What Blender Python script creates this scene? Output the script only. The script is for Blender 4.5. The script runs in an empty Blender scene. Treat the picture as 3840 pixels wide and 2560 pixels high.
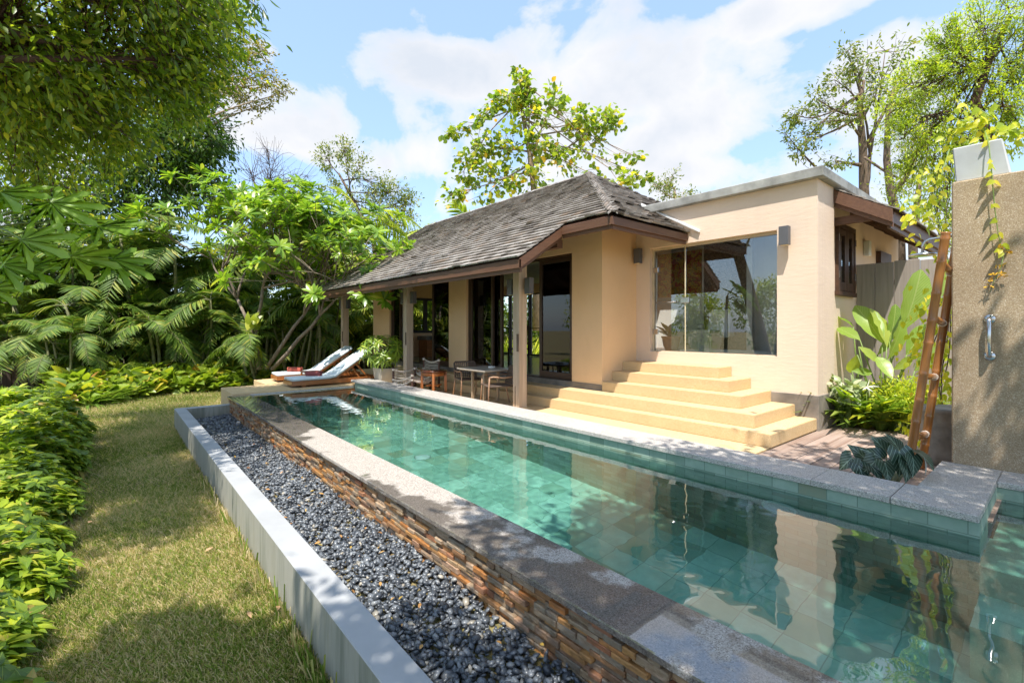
import bpy, bmesh, math, random
import numpy as np
from mathutils import Vector, Matrix
random.seed(7)
RNG = np.random.default_rng(7)
SC = bpy.context.scene
COL = SC.collection
R = math.radians
PI = math.pi

# ------------------------------------------------------------------ camera frame helper
CAM_H, CAM_YAW, FPX, HOR = 1.48, 0.8708, 1775.0, 1229.2
FV = np.array([-math.sin(CAM_YAW), math.cos(CAM_YAW), 0.0])
RV = np.array([math.cos(CAM_YAW), math.sin(CAM_YAW), 0.0])
UV = np.array([0.0, 0.0, 1.0])
CAM = np.array([0.0, 0.0, CAM_H])

def at(px, py, d):
    """world point seen at photo pixel (px, py), d metres ahead of the camera"""
    return CAM + d * (FV + RV * (px - 1920) / FPX - UV * (py - HOR) / FPX)

def at_y(px, py, y):
    r = FV + RV * (px - 1920) / FPX - UV * (py - HOR) / FPX
    return CAM + r * (y / r[1])

# ------------------------------------------------------------------ materials
class G:
    """small node-graph helper"""
    def __init__(s, name):
        s.m = bpy.data.materials.new(name); s.m.use_nodes = True
        s.nt = s.m.node_tree; s.nt.nodes.clear()
        s.out = s.n('OutputMaterial')
        s.p = s.n('BsdfPrincipled')
        s.l(s.p.outputs[0], s.out.inputs[0])
    def n(s, t, **kw):
        o = s.nt.nodes.new('ShaderNode' + t)
        for k, v in kw.items():
            if k[0] == '_':
                setattr(o, k[1:], v)
            else:
                o.inputs[k.replace('9', ' ')].default_value = v
        return o
    def l(s, a, b): s.nt.links.new(a, b)
    def set(s, **kw):
        for k, v in kw.items():
            i = s.p.inputs[k.replace('9', ' ')]
            if hasattr(v, 'is_output'): s.l(v, i)
            else: i.default_value = v
    def coord(s, which='Object', scale=None):
        c = s.n('TexCoord').outputs[which]
        if scale is None: return c
        m = s.n('Mapping'); m.inputs['Scale'].default_value = scale
        s.l(c, m.inputs['Vector']); return m.outputs[0]
    def noise(s, vec, scale, detail=4, rough=.55, dist=0):
        o = s.n('TexNoise', Scale=scale, Detail=detail, Roughness=rough, Distortion=dist)
        s.l(vec, o.inputs['Vector']); return o.outputs['Fac']
    def ramp(s, fac, stops, mode='LINEAR'):
        o = s.n('ValToRGB'); e = o.color_ramp; e.interpolation = mode
        while len(e.elements) < len(stops): e.elements.new(.5)
        for el, (p, c) in zip(e.elements, stops):
            el.position = p; el.color = tuple(c) + (1,) if len(c) == 3 else c
        s.l(fac, o.inputs[0]); return o.outputs[0]
    def mix(s, fac, a, b, mode='MIX'):
        o = s.nt.nodes.new('ShaderNodeMix'); o.data_type = 'RGBA'; o.blend_type = mode
        for sock, v in ((o.inputs[0], fac), (o.inputs[6], a), (o.inputs[7], b)):
            if hasattr(v, 'is_output'): s.l(v, sock)
            elif isinstance(v, (int, float)): sock.default_value = v
            else: sock.default_value = tuple(v) + (1,)
        return o.outputs[2]
    def math(s, op, a, b=None, clamp=False):
        o = s.nt.nodes.new('ShaderNodeMath'); o.operation = op; o.use_clamp = clamp
        for i, v in enumerate((a, b)):
            if v is None: continue
            if hasattr(v, 'is_output'): s.l(v, o.inputs[i])
            else: o.inputs[i].default_value = v
        return o.outputs[0]
    def bump(s, h, strength=.3, dist=.01):
        o = s.n('Bump', Strength=strength, Distance=dist); s.l(h, o.inputs['Height'])
        s.l(o.outputs[0], s.p.inputs['Normal']); return o
    def island(s): return s.n('NewGeometry').outputs['Random Per Island']

def plain(name, col, rough=.5, metal=0, var=.12, scale=8, bump=0.0, stretch=None, spec=.5):
    g = G(name); c = g.coord('Object', stretch)
    f = g.noise(c, scale, 5)
    d = tuple(x * (1 - var) for x in col); u = tuple(min(1, x * (1 + var)) for x in col)
    col_o = g.ramp(f, [(.3, d), (.7, u)])
    g.set(Base9Color=col_o, Roughness=rough, Metallic=metal)
    g.p.inputs['Specular IOR Level'].default_value = spec
    if bump: g.bump(g.noise(c, scale * 3, 6), bump, .01)
    return g.m

def stucco(name, col):
    g = G(name); c = g.coord()
    f = g.noise(c, .9, 5, .6)
    base = g.ramp(f, [(.25, tuple(x * .93 for x in col)), (.75, tuple(min(1, x * 1.05) for x in col))])
    st = g.noise(g.coord('Object', (3, 3, .35)), 1.3, 4, .6)
    base = g.mix(g.ramp(st, [(.56, (0, 0, 0)), (.80, (.22, .22, .22))]), base, tuple(x * .72 for x in col))
    g.set(Base9Color=base, Roughness=.85)
    g.p.inputs['Specular IOR Level'].default_value = .25
    n1 = g.noise(g.coord('Object', (2, 2, 9)), 3, 6, .6); n2 = g.noise(c, 90, 3)
    g.bump(g.math('ADD', n1, g.math('MULTIPLY', n2, .35)), .25, .012)
    return g.m

def speckle(name, stops, scale, rough=.7, bump=.3, patch=.12, spec=.4):
    g = G(name); c = g.coord()
    v = g.n('TexVoronoi', Scale=scale); g.l(c, v.inputs['Vector'])
    w = g.n('TexWhiteNoise', _noise_dimensions='3D'); g.l(v.outputs['Position'], w.inputs['Vector'])
    col = g.ramp(w.outputs['Value'], stops)
    pf = g.noise(c, 2.2, 4)
    col = g.mix(g.ramp(pf, [(.35, (patch,) * 3), (.65, (0, 0, 0))]), col, tuple(x * .55 for x in stops[0][1]))
    g.set(Base9Color=col, Roughness=rough)
    g.p.inputs['Specular IOR Level'].default_value = spec
    if bump: g.bump(v.outputs['Distance'], bump, .004)
    return g.m

def wood(name, c1, c2, axis='x', scale=6, rough=.6, coat=0, grain=14):
    g = G(name)
    s = {'x': (.6, grain, grain), 'y': (grain, .6, grain), 'z': (grain, grain, .6)}[axis]
    c = g.coord('Object', s)
    f = g.noise(c, scale / 3, 6, .65, .4)
    isl = g.island()
    col = g.ramp(f, [(.3, c1), (.7, c2)])
    col = g.mix(g.math('MULTIPLY', isl, .35), col, tuple(x * .55 for x in c1))
    g.set(Base9Color=col, Roughness=rough)
    g.p.inputs['Coat Weight'].default_value = coat
    g.bump(f, .35, .006)
    return g.m

def leafmat(name, stops, rough=.38, trans=.35, tcol=1.9, spec=.5, veins=None, gain=1.0):
    """leaf: colour varies leaf by leaf; part of the light comes through"""
    g = G(name)
    isl = g.island()
    gain *= 1.45
    col = g.ramp(isl, [(p, tuple(x * gain * h for x, h in zip(c, (1.06, .97, .88)))) for p, c in stops])
    f = g.noise(g.coord(), 1.1, 3)
    col = g.mix(g.ramp(f, [(.35, (.35,) * 3), (.65, (0, 0, 0))]), col, tuple(x * .8 * gain for x in stops[0][1]))
    if veins is not None:
        uv = g.n('UVMap').outputs[0]
        sp = g.n('SeparateXYZ'); g.l(uv, sp.inputs[0])
        u = g.math('ABSOLUTE', g.math('SUBTRACT', sp.outputs[0], .5))
        mid = g.math('LESS_THAN', u, veins[1])
        wv = g.math('SINE', g.math('MULTIPLY', g.math('SUBTRACT', sp.outputs[1], g.math('MULTIPLY', u, veins[4])), veins[2]))
        side = g.math('GREATER_THAN', wv, veins[3])
        col = g.mix(g.math('MULTIPLY', g.math('MAXIMUM', mid, side), .85), col, veins[0])
    g.set(Base9Color=col, Roughness=rough)
    g.p.inputs['Specular IOR Level'].default_value = spec
    t = g.n('BsdfTranslucent')
    tc = g.mix(1.0, col, (tcol, tcol * 1.02, tcol * .45), 'MULTIPLY')
    g.l(tc, t.inputs[0])
    mx = g.n('MixShader', Fac=trans); g.l(g.p.outputs[0], mx.inputs[1]); g.l(t.outputs[0], mx.inputs[2])
    g.l(mx.outputs[0], g.out.inputs[0])
    return g.m

# ------------------------------------------------------------------ mesh helpers
class MB:
    def __init__(s): s.v = []; s.f = []; s.smooth = []
    def add(s, v, f, smooth=False):
        n = len(s.v); s.v += [tuple(map(float, p)) for p in v]
        s.f += [tuple(i + n for i in q) for q in f]; s.smooth += [smooth] * len(f); return s
    def box(s, x0, x1, y0, y1, z0, z1):
        v = [(x0, y0, z0), (x1, y0, z0), (x1, y1, z0), (x0, y1, z0), (x0, y0, z1), (x1, y0, z1), (x1, y1, z1), (x0, y1, z1)]
        return s.add(v, [(0, 3, 2, 1), (4, 5, 6, 7), (0, 1, 5, 4), (1, 2, 6, 5), (2, 3, 7, 6), (3, 0, 4, 7)])
    def hexa(s, p):
        return s.add(p, [(0, 3, 2, 1), (4, 5, 6, 7), (0, 1, 5, 4), (1, 2, 6, 5), (2, 3, 7, 6), (3, 0, 4, 7)])
    def bar(s, a, b, w, h, up=(0, 0, 1)):
        a = np.array(a, float); b = np.array(b, float); d = b - a; d /= np.linalg.norm(d)
        u = np.array(up, float); r = np.cross(d, u)
        if np.linalg.norm(r) < 1e-4: r = np.cross(d, (1, 0, 0))
        r /= np.linalg.norm(r); u = np.cross(r, d); r = r * w / 2; u = u * h / 2
        return s.hexa([a - r - u, a + r - u, b + r - u, b - r - u, a - r + u, a + r + u, b + r + u, b - r + u])
    def prism(s, pts, z0, z1):
        n = len(pts); v = [(x, y, z0) for x, y in pts] + [(x, y, z1) for x, y in pts]
        f = [tuple(reversed(range(n))), tuple(range(n, 2 * n))] + [(i, (i + 1) % n, n + (i + 1) % n, n + i) for i in range(n)]
        return s.add(v, f)
    def tube(s, pts, rad, n=8, cap=True, smooth=True):
        pts = [np.array(p, float) for p in pts]; m = len(pts)
        if not hasattr(rad, '__len__'): rad = [rad] * m
        v = []; prev = None
        for i, p in enumerate(pts):
            t = pts[min(i + 1, m - 1)] - pts[max(i - 1, 0)]; t /= (np.linalg.norm(t) + 1e-12)
            if prev is None:
                a = np.array((0, 0, 1.)) if abs(t[2]) < .9 else np.array((1., 0, 0))
                x = np.cross(t, a)
            else: x = prev - t * (prev @ t)
            x /= (np.linalg.norm(x) + 1e-12); prev = x; y = np.cross(t, x)
            for k in range(n):
                a = 2 * PI * k / n; v.append(p + rad[i] * (x * math.cos(a) + y * math.sin(a)))
        f = [(i * n + k, i * n + (k + 1) % n, (i + 1) * n + (k + 1) % n, (i + 1) * n + k) for i in range(m - 1) for k in range(n)]
        s.add(v, f, smooth)
        if cap:
            b = len(s.v) - m * n
            s.f += [tuple(b + k for k in reversed(range(n))), tuple(b + (m - 1) * n + k for k in range(n))]; s.smooth += [False, False]
        return s
    def lathe(s, c, prof, n=24, smooth=True):
        c = np.array(c, float); v = []; m = len(prof)
        for r, z in prof:
            for k in range(n):
                a = 2 * PI * k / n; v.append(c + (r * math.cos(a), r * math.sin(a), z))
        f = [(i * n + k, i * n + (k + 1) % n, (i + 1) * n + (k + 1) % n, (i + 1) * n + k) for i in range(m - 1) for k in range(n)]
        f += [tuple(reversed(range(n))), tuple((m - 1) * n + k for k in range(n))]
        return s.add(v, f, smooth)
    def xform(s, M):
        s.v = [tuple(M @ Vector(p)) for p in s.v]; return s

def origin_of(o):
    r = Vector((0, 0, 0))
    while o is not None: r = r + o.location; o = o.parent
    return r

def link_mesh(name, me, m, parent=None):
    o = bpy.data.objects.new(name, me); COL.objects.link(o)
    if m is not None: me.materials.append(m)
    if parent is not None: o.parent = parent
    return o

def obj(name, mb, m, parent=None, bevel=0, seg=1, smooth=None, uvbox=False):
    """link the collected shapes as ONE mesh object; coordinates are world, origin follows the parent"""
    me = bpy.data.meshes.new(name)
    v = np.array(mb.v, float)
    if parent is not None: v = v - np.array(origin_of(parent))
    me.from_pydata(v.tolist(), [], mb.f)
    if smooth is None:
        me.polygons.foreach_set('use_smooth', mb.smooth)
    else:
        me.polygons.foreach_set('use_smooth', [smooth] * len(mb.f))
    if bevel:
        b = bmesh.new(); b.from_mesh(me)
        bmesh.ops.bevel(b, geom=[e for e in b.edges if len(e.link_faces) == 2 and e.calc_face_angle(0) > .6], offset=bevel, segments=seg, affect='EDGES', clamp_overlap=True)
        b.to_mesh(me); b.free()
    me.update()
    return link_mesh(name, me, m, parent)

def tag(o, label=None, cat=None, group=None, kind=None):
    if label: o['label'] = label
    if cat: o['category'] = cat
    if group: o['group'] = group
    if kind: o['kind'] = kind
    return o

def thing(name, label, cat, loc=(0, 0, 0), group=None):
    o = bpy.data.objects.new(name, None); COL.objects.link(o); o.location = loc; o.empty_display_size = .1
    return tag(o, label, cat, group)

def copy_tree(o, parent=None):
    c = o.copy(); COL.objects.link(c)
    if parent is not None: c.parent = parent
    for ch in list(o.children): copy_tree(ch, c)
    return c

# ------------------------------------------------------------------ foliage
def unit(a): return a / (np.linalg.norm(a, axis=-1, keepdims=True) + 1e-9)

def leaf_tpl(prof, L=1.0, W=.4, fold=.12, droop=.15, wave=0.0):
    """prof: half-width factors along the leaf. Leaf grows along +y, normal +z. Returns verts, quads, uv"""
    n = len(prof); v = []; uv = []
    for i, w in enumerate(prof):
        t = i / (n - 1); y = t * L; z = -droop * t * t * L
        hw = w * W / 2 * L
        for sx in (-1, 0, 1):
            v.append((sx * hw, y, z + abs(sx) * fold * hw * 2 + (wave * hw * math.sin(i * 2.3 + sx) if sx else 0)))
            uv.append((.5 + sx * .5 * w, t))
    f = []
    for i in range(n - 1):
        a = i * 3
        f += [(a, a + 1, a + 4, a + 3), (a + 1, a + 2, a + 5, a + 4)]
    return np.array(v), np.array(f), np.array(uv)

LEAF = leaf_tpl([.05, .85, .9, .05], W=.42)
LEAF_LOW = (np.array([(0, 0, 0), (.2, .5, .05), (0, 1, -.12), (-.2, .5, .05)], float), np.array([(0, 1, 2, 3)]), np.array([(.5, 0), (1, .5), (.5, 1), (0, .5)], float))
LEAF_ROUND = leaf_tpl([.15, .85, 1.0, .75, .1], W=.85, fold=.08, droop=.15)
LEAF_LONG = leaf_tpl([.12, .55, .9, 1.0, .1], W=.30, fold=.10, droop=.22)
LEAF_BLADE = leaf_tpl([.6, 1, .8, .05], W=.07, fold=.15, droop=.55)
LEAF_HEART = leaf_tpl([.55, 1.0, .9, .55, .04], W=.62, fold=.10, droop=.25)
LEAF_PADDLE = leaf_tpl([.08, .36, .63, .83, .95, 1.0, .98, .86, .58, .08], W=.46, fold=.13, droop=.14, wave=.10)

def leaf_mesh(name, tpl, pos, axis, nrm, scale, m, parent=None, smooth=True):
    V, Fq, UVc = tpl
    pos = np.asarray(pos, float); N = len(pos); k = len(V)
    if parent is not None: pos = pos - np.array(origin_of(parent))
    y = unit(np.asarray(axis, float)); z = np.asarray(nrm, float); z = unit(z - y * (z * y).sum(-1, keepdims=True))
    x = np.cross(y, z)
    sc = np.asarray(scale, float).reshape(-1, 1, 1) * np.ones((N, 1, 1))
    P = pos[:, None, :] + sc * (V[None, :, 0:1] * x[:, None, :] + V[None, :, 1:2] * y[:, None, :] + V[None, :, 2:3] * z[:, None, :])
    P = P.reshape(-1, 3)
    Q = (Fq[None] + (np.arange(N) * k)[:, None, None]).reshape(-1, Fq.shape[1])
    me = bpy.data.meshes.new(name)
    me.vertices.add(len(P)); me.vertices.foreach_set('co', P.astype(np.float32).ravel())
    nq, w = Q.shape
    me.loops.add(nq * w); me.loops.foreach_set('vertex_index', Q.astype(np.int32).ravel())
    me.polygons.add(nq); me.polygons.foreach_set('loop_start', (np.arange(nq) * w).astype(np.int32))
    me.polygons.foreach_set('use_smooth', np.ones(nq, bool) if smooth else np.zeros(nq, bool))
    ul = me.uv_layers.new(name='UVMap')
    uvs = np.tile(UVc[Fq].reshape(-1, 2), (N, 1)); ul.data.foreach_set('uv', uvs.astype(np.float32).ravel())
    me.update(calc_edges=True)
    return link_mesh(name, me, m, parent)

def rnd_unit(n, rng=RNG):
    return unit(rng.normal(size=(n, 3)))

def curve(a, b, bend=.15, n=5, rng=RNG, sag=0):
    a = np.array(a, float); b = np.array(b, float); L = np.linalg.norm(b - a)
    off = rng.normal(size=3) * bend * L
    ts = np.linspace(0, 1, n)
    return [a + (b - a) * t + off * math.sin(PI * t) * .5 + np.array((0, 0, -sag * L * math.sin(PI * t))) for t in ts]

def tree(name, label, cat, trunk, r0, puffs, leaf, mats, leaf_len, subs=14, per=26, r1=.05, spread=.35, up=.25, group=None,
         seed=1, tilt=.7, limb_from=(.45, 1.0), crown_name='crown', droop=.3, tubes=6, extra_twigs=0, shell=.55, limb_r=.35):
    """trunk: list of points. puffs: (centre, radius, weight). Limbs reach every puff, twigs carry the leaves."""
    rng = np.random.default_rng(seed)
    trunk = [np.array(p, float) for p in trunk]
    t = thing(name, label, cat, tuple(trunk[0]), group)
    mb = MB(); m = len(trunk)
    rad = [r0 + (r1 - r0) * (i / (m - 1)) for i in range(m)]
    mb.tube(trunk, rad, 10)
    P, A, Nn, S = [], [], [], []
    tp = np.array(trunk)
    for c, rr, wgt in puffs:
        c = np.array(c, float); rr = np.array(rr if hasattr(rr, '__len__') else (rr,) * 3, float)
        u = rng.uniform(*limb_from) * (m - 1); i = min(int(u), m - 2); st = tp[i] + (tp[i + 1] - tp[i]) * (u - i)
        rs = rad[i] * limb_r + .008
        lim = curve(st, c, .12, 6, rng)
        mb.tube(lim, [rs + (.012 - rs) * k / 5 for k in range(6)], tubes)
        for s_ in range(max(1, int(subs * wgt))):
            d = rnd_unit(1, rng)[0]; q = c + d * rr * (shell + (1 - shell) * rng.random()) ** .6
            li = lim[rng.integers(2, 6)]
            tw = curve(li, q, .15, 4, rng)
            mb.tube(tw, [.014, .010, .007, .004], 4, cap=False)
            n = max(3, int(per * rng.uniform(.6, 1.3)))
            tt = rng.uniform(.45, 1.08, n)
            base = np.array(tw); k = np.clip(tt * 3, 0, 2.999).astype(int)
            bp_ = base[k] + (base[k + 1] - base[k]) * (np.clip(tt * 3, 0, 3.2) - k)[:, None]
            off = rng.normal(size=(n, 3)) * spread * rr.mean() * .5
            pos = bp_ + off
            out = unit(pos - c) * .5 + unit(base[3] - base[0])[None] * .5 + rnd_unit(n, rng) * .9 + np.array((0, 0, -droop))
            nr = np.array((0, 0, 1.)) * up * 3 + rnd_unit(n, rng) * tilt + unit(pos - c) * .3
            P.append(pos); A.append(out); Nn.append(nr); S.append(leaf_len * rng.uniform(.65, 1.25, n))
    obj('trunk', mb, mats[0], t)
    if P: leaf_mesh(crown_name, leaf, np.concatenate(P), np.concatenate(A), np.concatenate(Nn), np.concatenate(S), mats[1], t)
    return t
SKY_S, SUN_S, EXPO, CLOUD_T, CLOUD_B, CLOUD_SEED = .15, 2.5, 1.62, .50, 2.2, 8.1
# ------------------------------------------------------------------ palette
M = {}
M['wall'] = stucco('bounce_warmed_stucco', (.80, .55, .325))  # pavilion stucco, with orange light bounced off the terrace put into the colour
M['wall2'] = stucco('pale_stucco', (.76, .60, .475))
M['inwall'] = plain('interior_plaster', (.52, .49, .45), .8)
M['dim'] = plain('dim_plaster', (.30, .28, .27), .8)
M['plinth'] = plain('stained_concrete', (.20, .175, .15), .8, var=.45, scale=3, bump=.2)
M['conc'] = plain('kerb_concrete', (.50, .50, .49), .75, var=.13, scale=2.5, bump=.12)
M['capconc'] = plain('weathered_concrete', (.27, .27, .255), .85, var=.5, scale=3.2, bump=.3)
M['terrace'] = speckle('yellow_pebble_wash', [(0, (.50, .325, .155)), (.5, (.64, .455, .24)), (1, (.79, .63, .395))], 300, .8, .25)
M['granite'] = speckle('grey_granite', [(0, (.22, .20, .185)), (.35, (.45, .42, .39)), (.75, (.57, .53, .49)), (1, (.70, .66, .62))], 170, .55, .1)
M['washwall'] = speckle('exposed_aggregate', [(0, (.30, .215, .13)), (.45, (.40, .30, .19)), (.85, (.48, .375, .255)), (1, (.64, .55, .43))], 170, .85, .4, .35)
M['darkwood'] = wood('dark_brown_wood', (.055, .026, .015), (.12, .055, .03), 'x', rough=.55)
M['fascia'] = wood('brown_fascia', (.11, .05, .028), (.185, .09, .05), 'x', rough=.55)
M['fasciay'] = wood('brown_fascia_side', (.11, .05, .028), (.185, .09, .05), 'y', rough=.55)
M['post'] = wood('weathered_post', (.46, .34, .245), (.74, .59, .45), 'z', 5, .75)
M['frame'] = plain('bronze_frame', (.075, .045, .03), .4, .3, .1)
M['black'] = plain('black_frame', (.012, .011, .010), .45)
M['teak'] = wood('oiled_teak', (.30, .095, .022), (.52, .20, .06), 'y', 5, .4, .25)
M['teakx'] = wood('oiled_teak_table', (.34, .10, .02), (.56, .20, .055), 'z', 5, .4, .25)
M['deck'] = wood('weathered_deck', (.26, .165, .125), (.50, .40, .34), 'y', 4, .75)
M['slat'] = wood('grey_board', (.27, .225, .20), (.44, .385, .345), 'z', 4, .8)
M['oldfence'] = wood('brown_board', (.085, .058, .045), (.17, .115, .09), 'z', 4, .85)
M['bamboo'] = wood('varnished_bamboo', (.24, .085, .018), (.46, .19, .045), 'z', 3, .32, .4, 8)
M['cushion'] = plain('white_cushion', (.66, .73, .76), .9, var=.05, scale=5, bump=.1)
M['towel'] = plain('terracotta_towel', (.40, .085, .055), .95, var=.2, scale=60, bump=.5)
M['towel2'] = plain('maroon_towel', (.24, .06, .06), .95, var=.2, scale=60, bump=.5)
M['rope'] = plain('cream_rope', (.74, .64, .54), .9, var=.15, scale=80, bump=.4)
M['stickwood'] = wood('dark_turned_wood', (.07, .03, .02), (.15, .065, .04), 'z', 5, .5)
M['wicker'] = plain('brown_wicker', (.105, .072, .055), .55, var=.35, scale=60, bump=.4)
M['armwood'] = wood('tan_chair_frame', (.36, .20, .12), (.50, .31, .2), 'z', 5, .45)
M['stonetop'] = plain('beige_table_top', (.50, .43, .36), .35, var=.1, scale=6)
M['beigemetal'] = plain('beige_metal', (.36, .28, .20), .4, .3)
M['pot'] = plain('cream_pot', (.55, .49, .40), .7, var=.12, scale=4, bump=.1)
M['claypot'] = plain('terracotta_pot', (.52, .25, .14), .7, var=.15)
M['lampgrey'] = plain('grey_lamp', (.10, .10, .11), .5, var=.05)
M['steel'] = plain('brushed_steel', (.55, .55, .56), .22, 1, .05)
M['white'] = plain('white_ceramic', (.80, .80, .79), .12, var=.02)
M['plastic'] = plain('white_plastic', (.72, .74, .70), .35, var=.03)
M['soil'] = plain('dark_soil', (.05, .035, .022), .95, var=.4, bump=.5)
M['bark'] = plain('grey_brown_bark', (.15, .105, .075), .9, var=.45, scale=5, bump=.8, stretch=(3, 3, .8))
M['barkred'] = plain('dark_red_bark', (.085, .045, .03), .9, var=.45, scale=5, bump=.8, stretch=(3, 3, .8))
M['barkpale'] = plain('pale_bark', (.36, .27, .20), .85, var=.4, scale=6, bump=.5, stretch=(3, 3, .8))
M['bark2'] = plain('grey_frangipani_bark', (.21, .165, .125), .85, var=.4, scale=6, bump=.5, stretch=(3, 3, .8))
M['cane'] = plain('palm_cane', (.16, .16, .07), .7, var=.4, scale=6, stretch=(1, 1, 4))
M['stem'] = plain('green_stem', (.16, .24, .05), .5, var=.2)
M['twig'] = plain('dry_twig', (.12, .085, .07), .9)
M['petal'] = plain('white_petal', (.80, .80, .72), .6, var=.04)
M['yellowpetal'] = plain('yellow_petal', (.75, .42, .03), .6, var=.15)

def glassmat(name, tint, refl=1.0, rough=.0):
    g = G(name); tr = g.n('BsdfTransparent'); tr.inputs[0].default_value = tuple(tint) + (1,)
    gl = g.n('BsdfGlossy', Roughness=rough); gl.inputs[0].default_value = (1, 1, 1, 1)
    fr = g.n('Fresnel', IOR=1.52)
    mx = g.n('MixShader'); g.l(g.math('MULTIPLY', fr.outputs[0], refl, True), mx.inputs[0])
    g.l(tr.outputs[0], mx.inputs[1]); g.l(gl.outputs[0], mx.inputs[2]); g.l(mx.outputs[0], g.out.inputs[0])
    return g.m
M['glass'] = glassmat('clear_glass', (.95, .96, .95), 2.2)
M['doorglass'] = glassmat('tinted_glass', (.62, .66, .64), 1.3)

def shinglemat():
    g = G('weathered_shingle')
    isl = g.island()
    col = g.ramp(isl, [(0, (.09, .077, .067)), (.12, (.21, .185, .165)), (.5, (.33, .30, .275)), (.85, (.43, .40, .375)), (1, (.28, .21, .16))])
    st = g.noise(g.coord('Object', (14, 1.5, 1.5)), 3, 5, .6)
    col = g.mix(g.ramp(st, [(.35, (.5,) * 3), (.6, (0, 0, 0))]), col, (.13, .11, .095))
    g.set(Base9Color=col, Roughness=.8); g.p.inputs['Specular IOR Level'].default_value = .3
    g.bump(st, .4, .01); return g.m
M['shingle'] = shinglemat()

def stonemat():
    g = G('stacked_slate')
    isl = g.island()
    col = g.ramp(isl, [(0, (.42, .16, .045)), (.16, (.50, .26, .09)), (.32, (.27, .14, .075)), (.46, (.30, .25, .19)), (.6, (.46, .31, .17)), (.72, (.22, .20, .155)), (.84, (.52, .39, .27)), (1, (.30, .09, .035))])
    f = g.noise(g.coord('Object', (1, 1, 2.5)), 22, 6, .65)
    col = g.mix(g.ramp(f, [(.38, (.6,) * 3), (.62, (0, 0, 0))]), col, (.17, .085, .03))
    g.set(Base9Color=col, Roughness=.42); g.bump(f, .9, .012); return g.m
M['stone'] = stonemat()

def pebblemat():
    g = G('dark_river_pebble')
    isl = g.island()
    col = g.ramp(isl, [(0, (.040, .046, .056)), (.4, (.085, .096, .112)), (.75, (.15, .165, .185)), (.93, (.24, .255, .27)), (.98, (.30, .27, .22)), (1, (.42, .38, .31))])
    f = g.noise(g.coord('Object', (1, 1, 3)), 45, 4, .6, 1.2)
    col = g.mix(g.ramp(f, [(.60, (0, 0, 0)), (.70, (.35,) * 3)]), col, (.24, .25, .27))
    g.set(Base9Color=col, Roughness=.30); g.p.inputs['Specular IOR Level'].default_value = .6
    return g.m
M['pebble'] = pebblemat()

TONES = [(0, (.24, .34, .25)), (.10, (.40, .54, .43)), (.30, (.52, .68, .55)), (.70, (.62, .78, .65)), (.86, (.40, .54, .42)), (.94, (.46, .50, .34)), (1, (.34, .28, .18))]
def tilemat(name, plane, bw, rh, off, k=1.0):
    """green volcanic pool tile: tone changes tile by tile"""
    g = G(name); c = g.coord()
    sp = g.n('SeparateXYZ'); g.l(c, sp.inputs[0]); cb = g.n('CombineXYZ')
    ids = {'xy': (0, 1), 'xz': (0, 2), 'yz': (1, 2)}[plane]
    g.l(sp.outputs[ids[0]], cb.inputs[0]); g.l(sp.outputs[ids[1]], cb.inputs[1])
    b = g.n('TexBrick', Scale=1.0, _offset=off, _squash=1.0)
    b.inputs['Brick Width'].default_value = bw; b.inputs['Row Height'].default_value = rh
    b.inputs['Mortar Size'].default_value = .004; b.inputs['Bias'].default_value = 0
    b.inputs['Color1'].default_value = (0, 0, 0, 1); b.inputs['Color2'].default_value = (1, 1, 1, 1); b.inputs['Mortar'].default_value = (.5, .5, .5, 1)
    g.l(cb.outputs[0], b.inputs['Vector'])
    col = g.ramp(b.outputs['Color'], [(p, tuple(x * k for x in c_)) for p, c_ in TONES])
    f = g.noise(c, 5, 6, .65)
    col = g.mix(g.ramp(f, [(.32, (.65,) * 3), (.65, (0, 0, 0))]), col, tuple(x * k for x in (.30, .45, .35)))
    col = g.mix(b.outputs['Fac'], col, tuple(x * k for x in (.27, .38, .30)))
    g.set(Base9Color=col, Roughness=.5)
    return g.m
M['tilefloor'] = tilemat('green_stone_floor_tile', 'xy', .30, .30, .0)
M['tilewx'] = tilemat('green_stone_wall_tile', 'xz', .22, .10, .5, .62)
M['tilewy'] = tilemat('green_stone_end_tile', 'yz', .22, .10, .5, .62)

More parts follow.
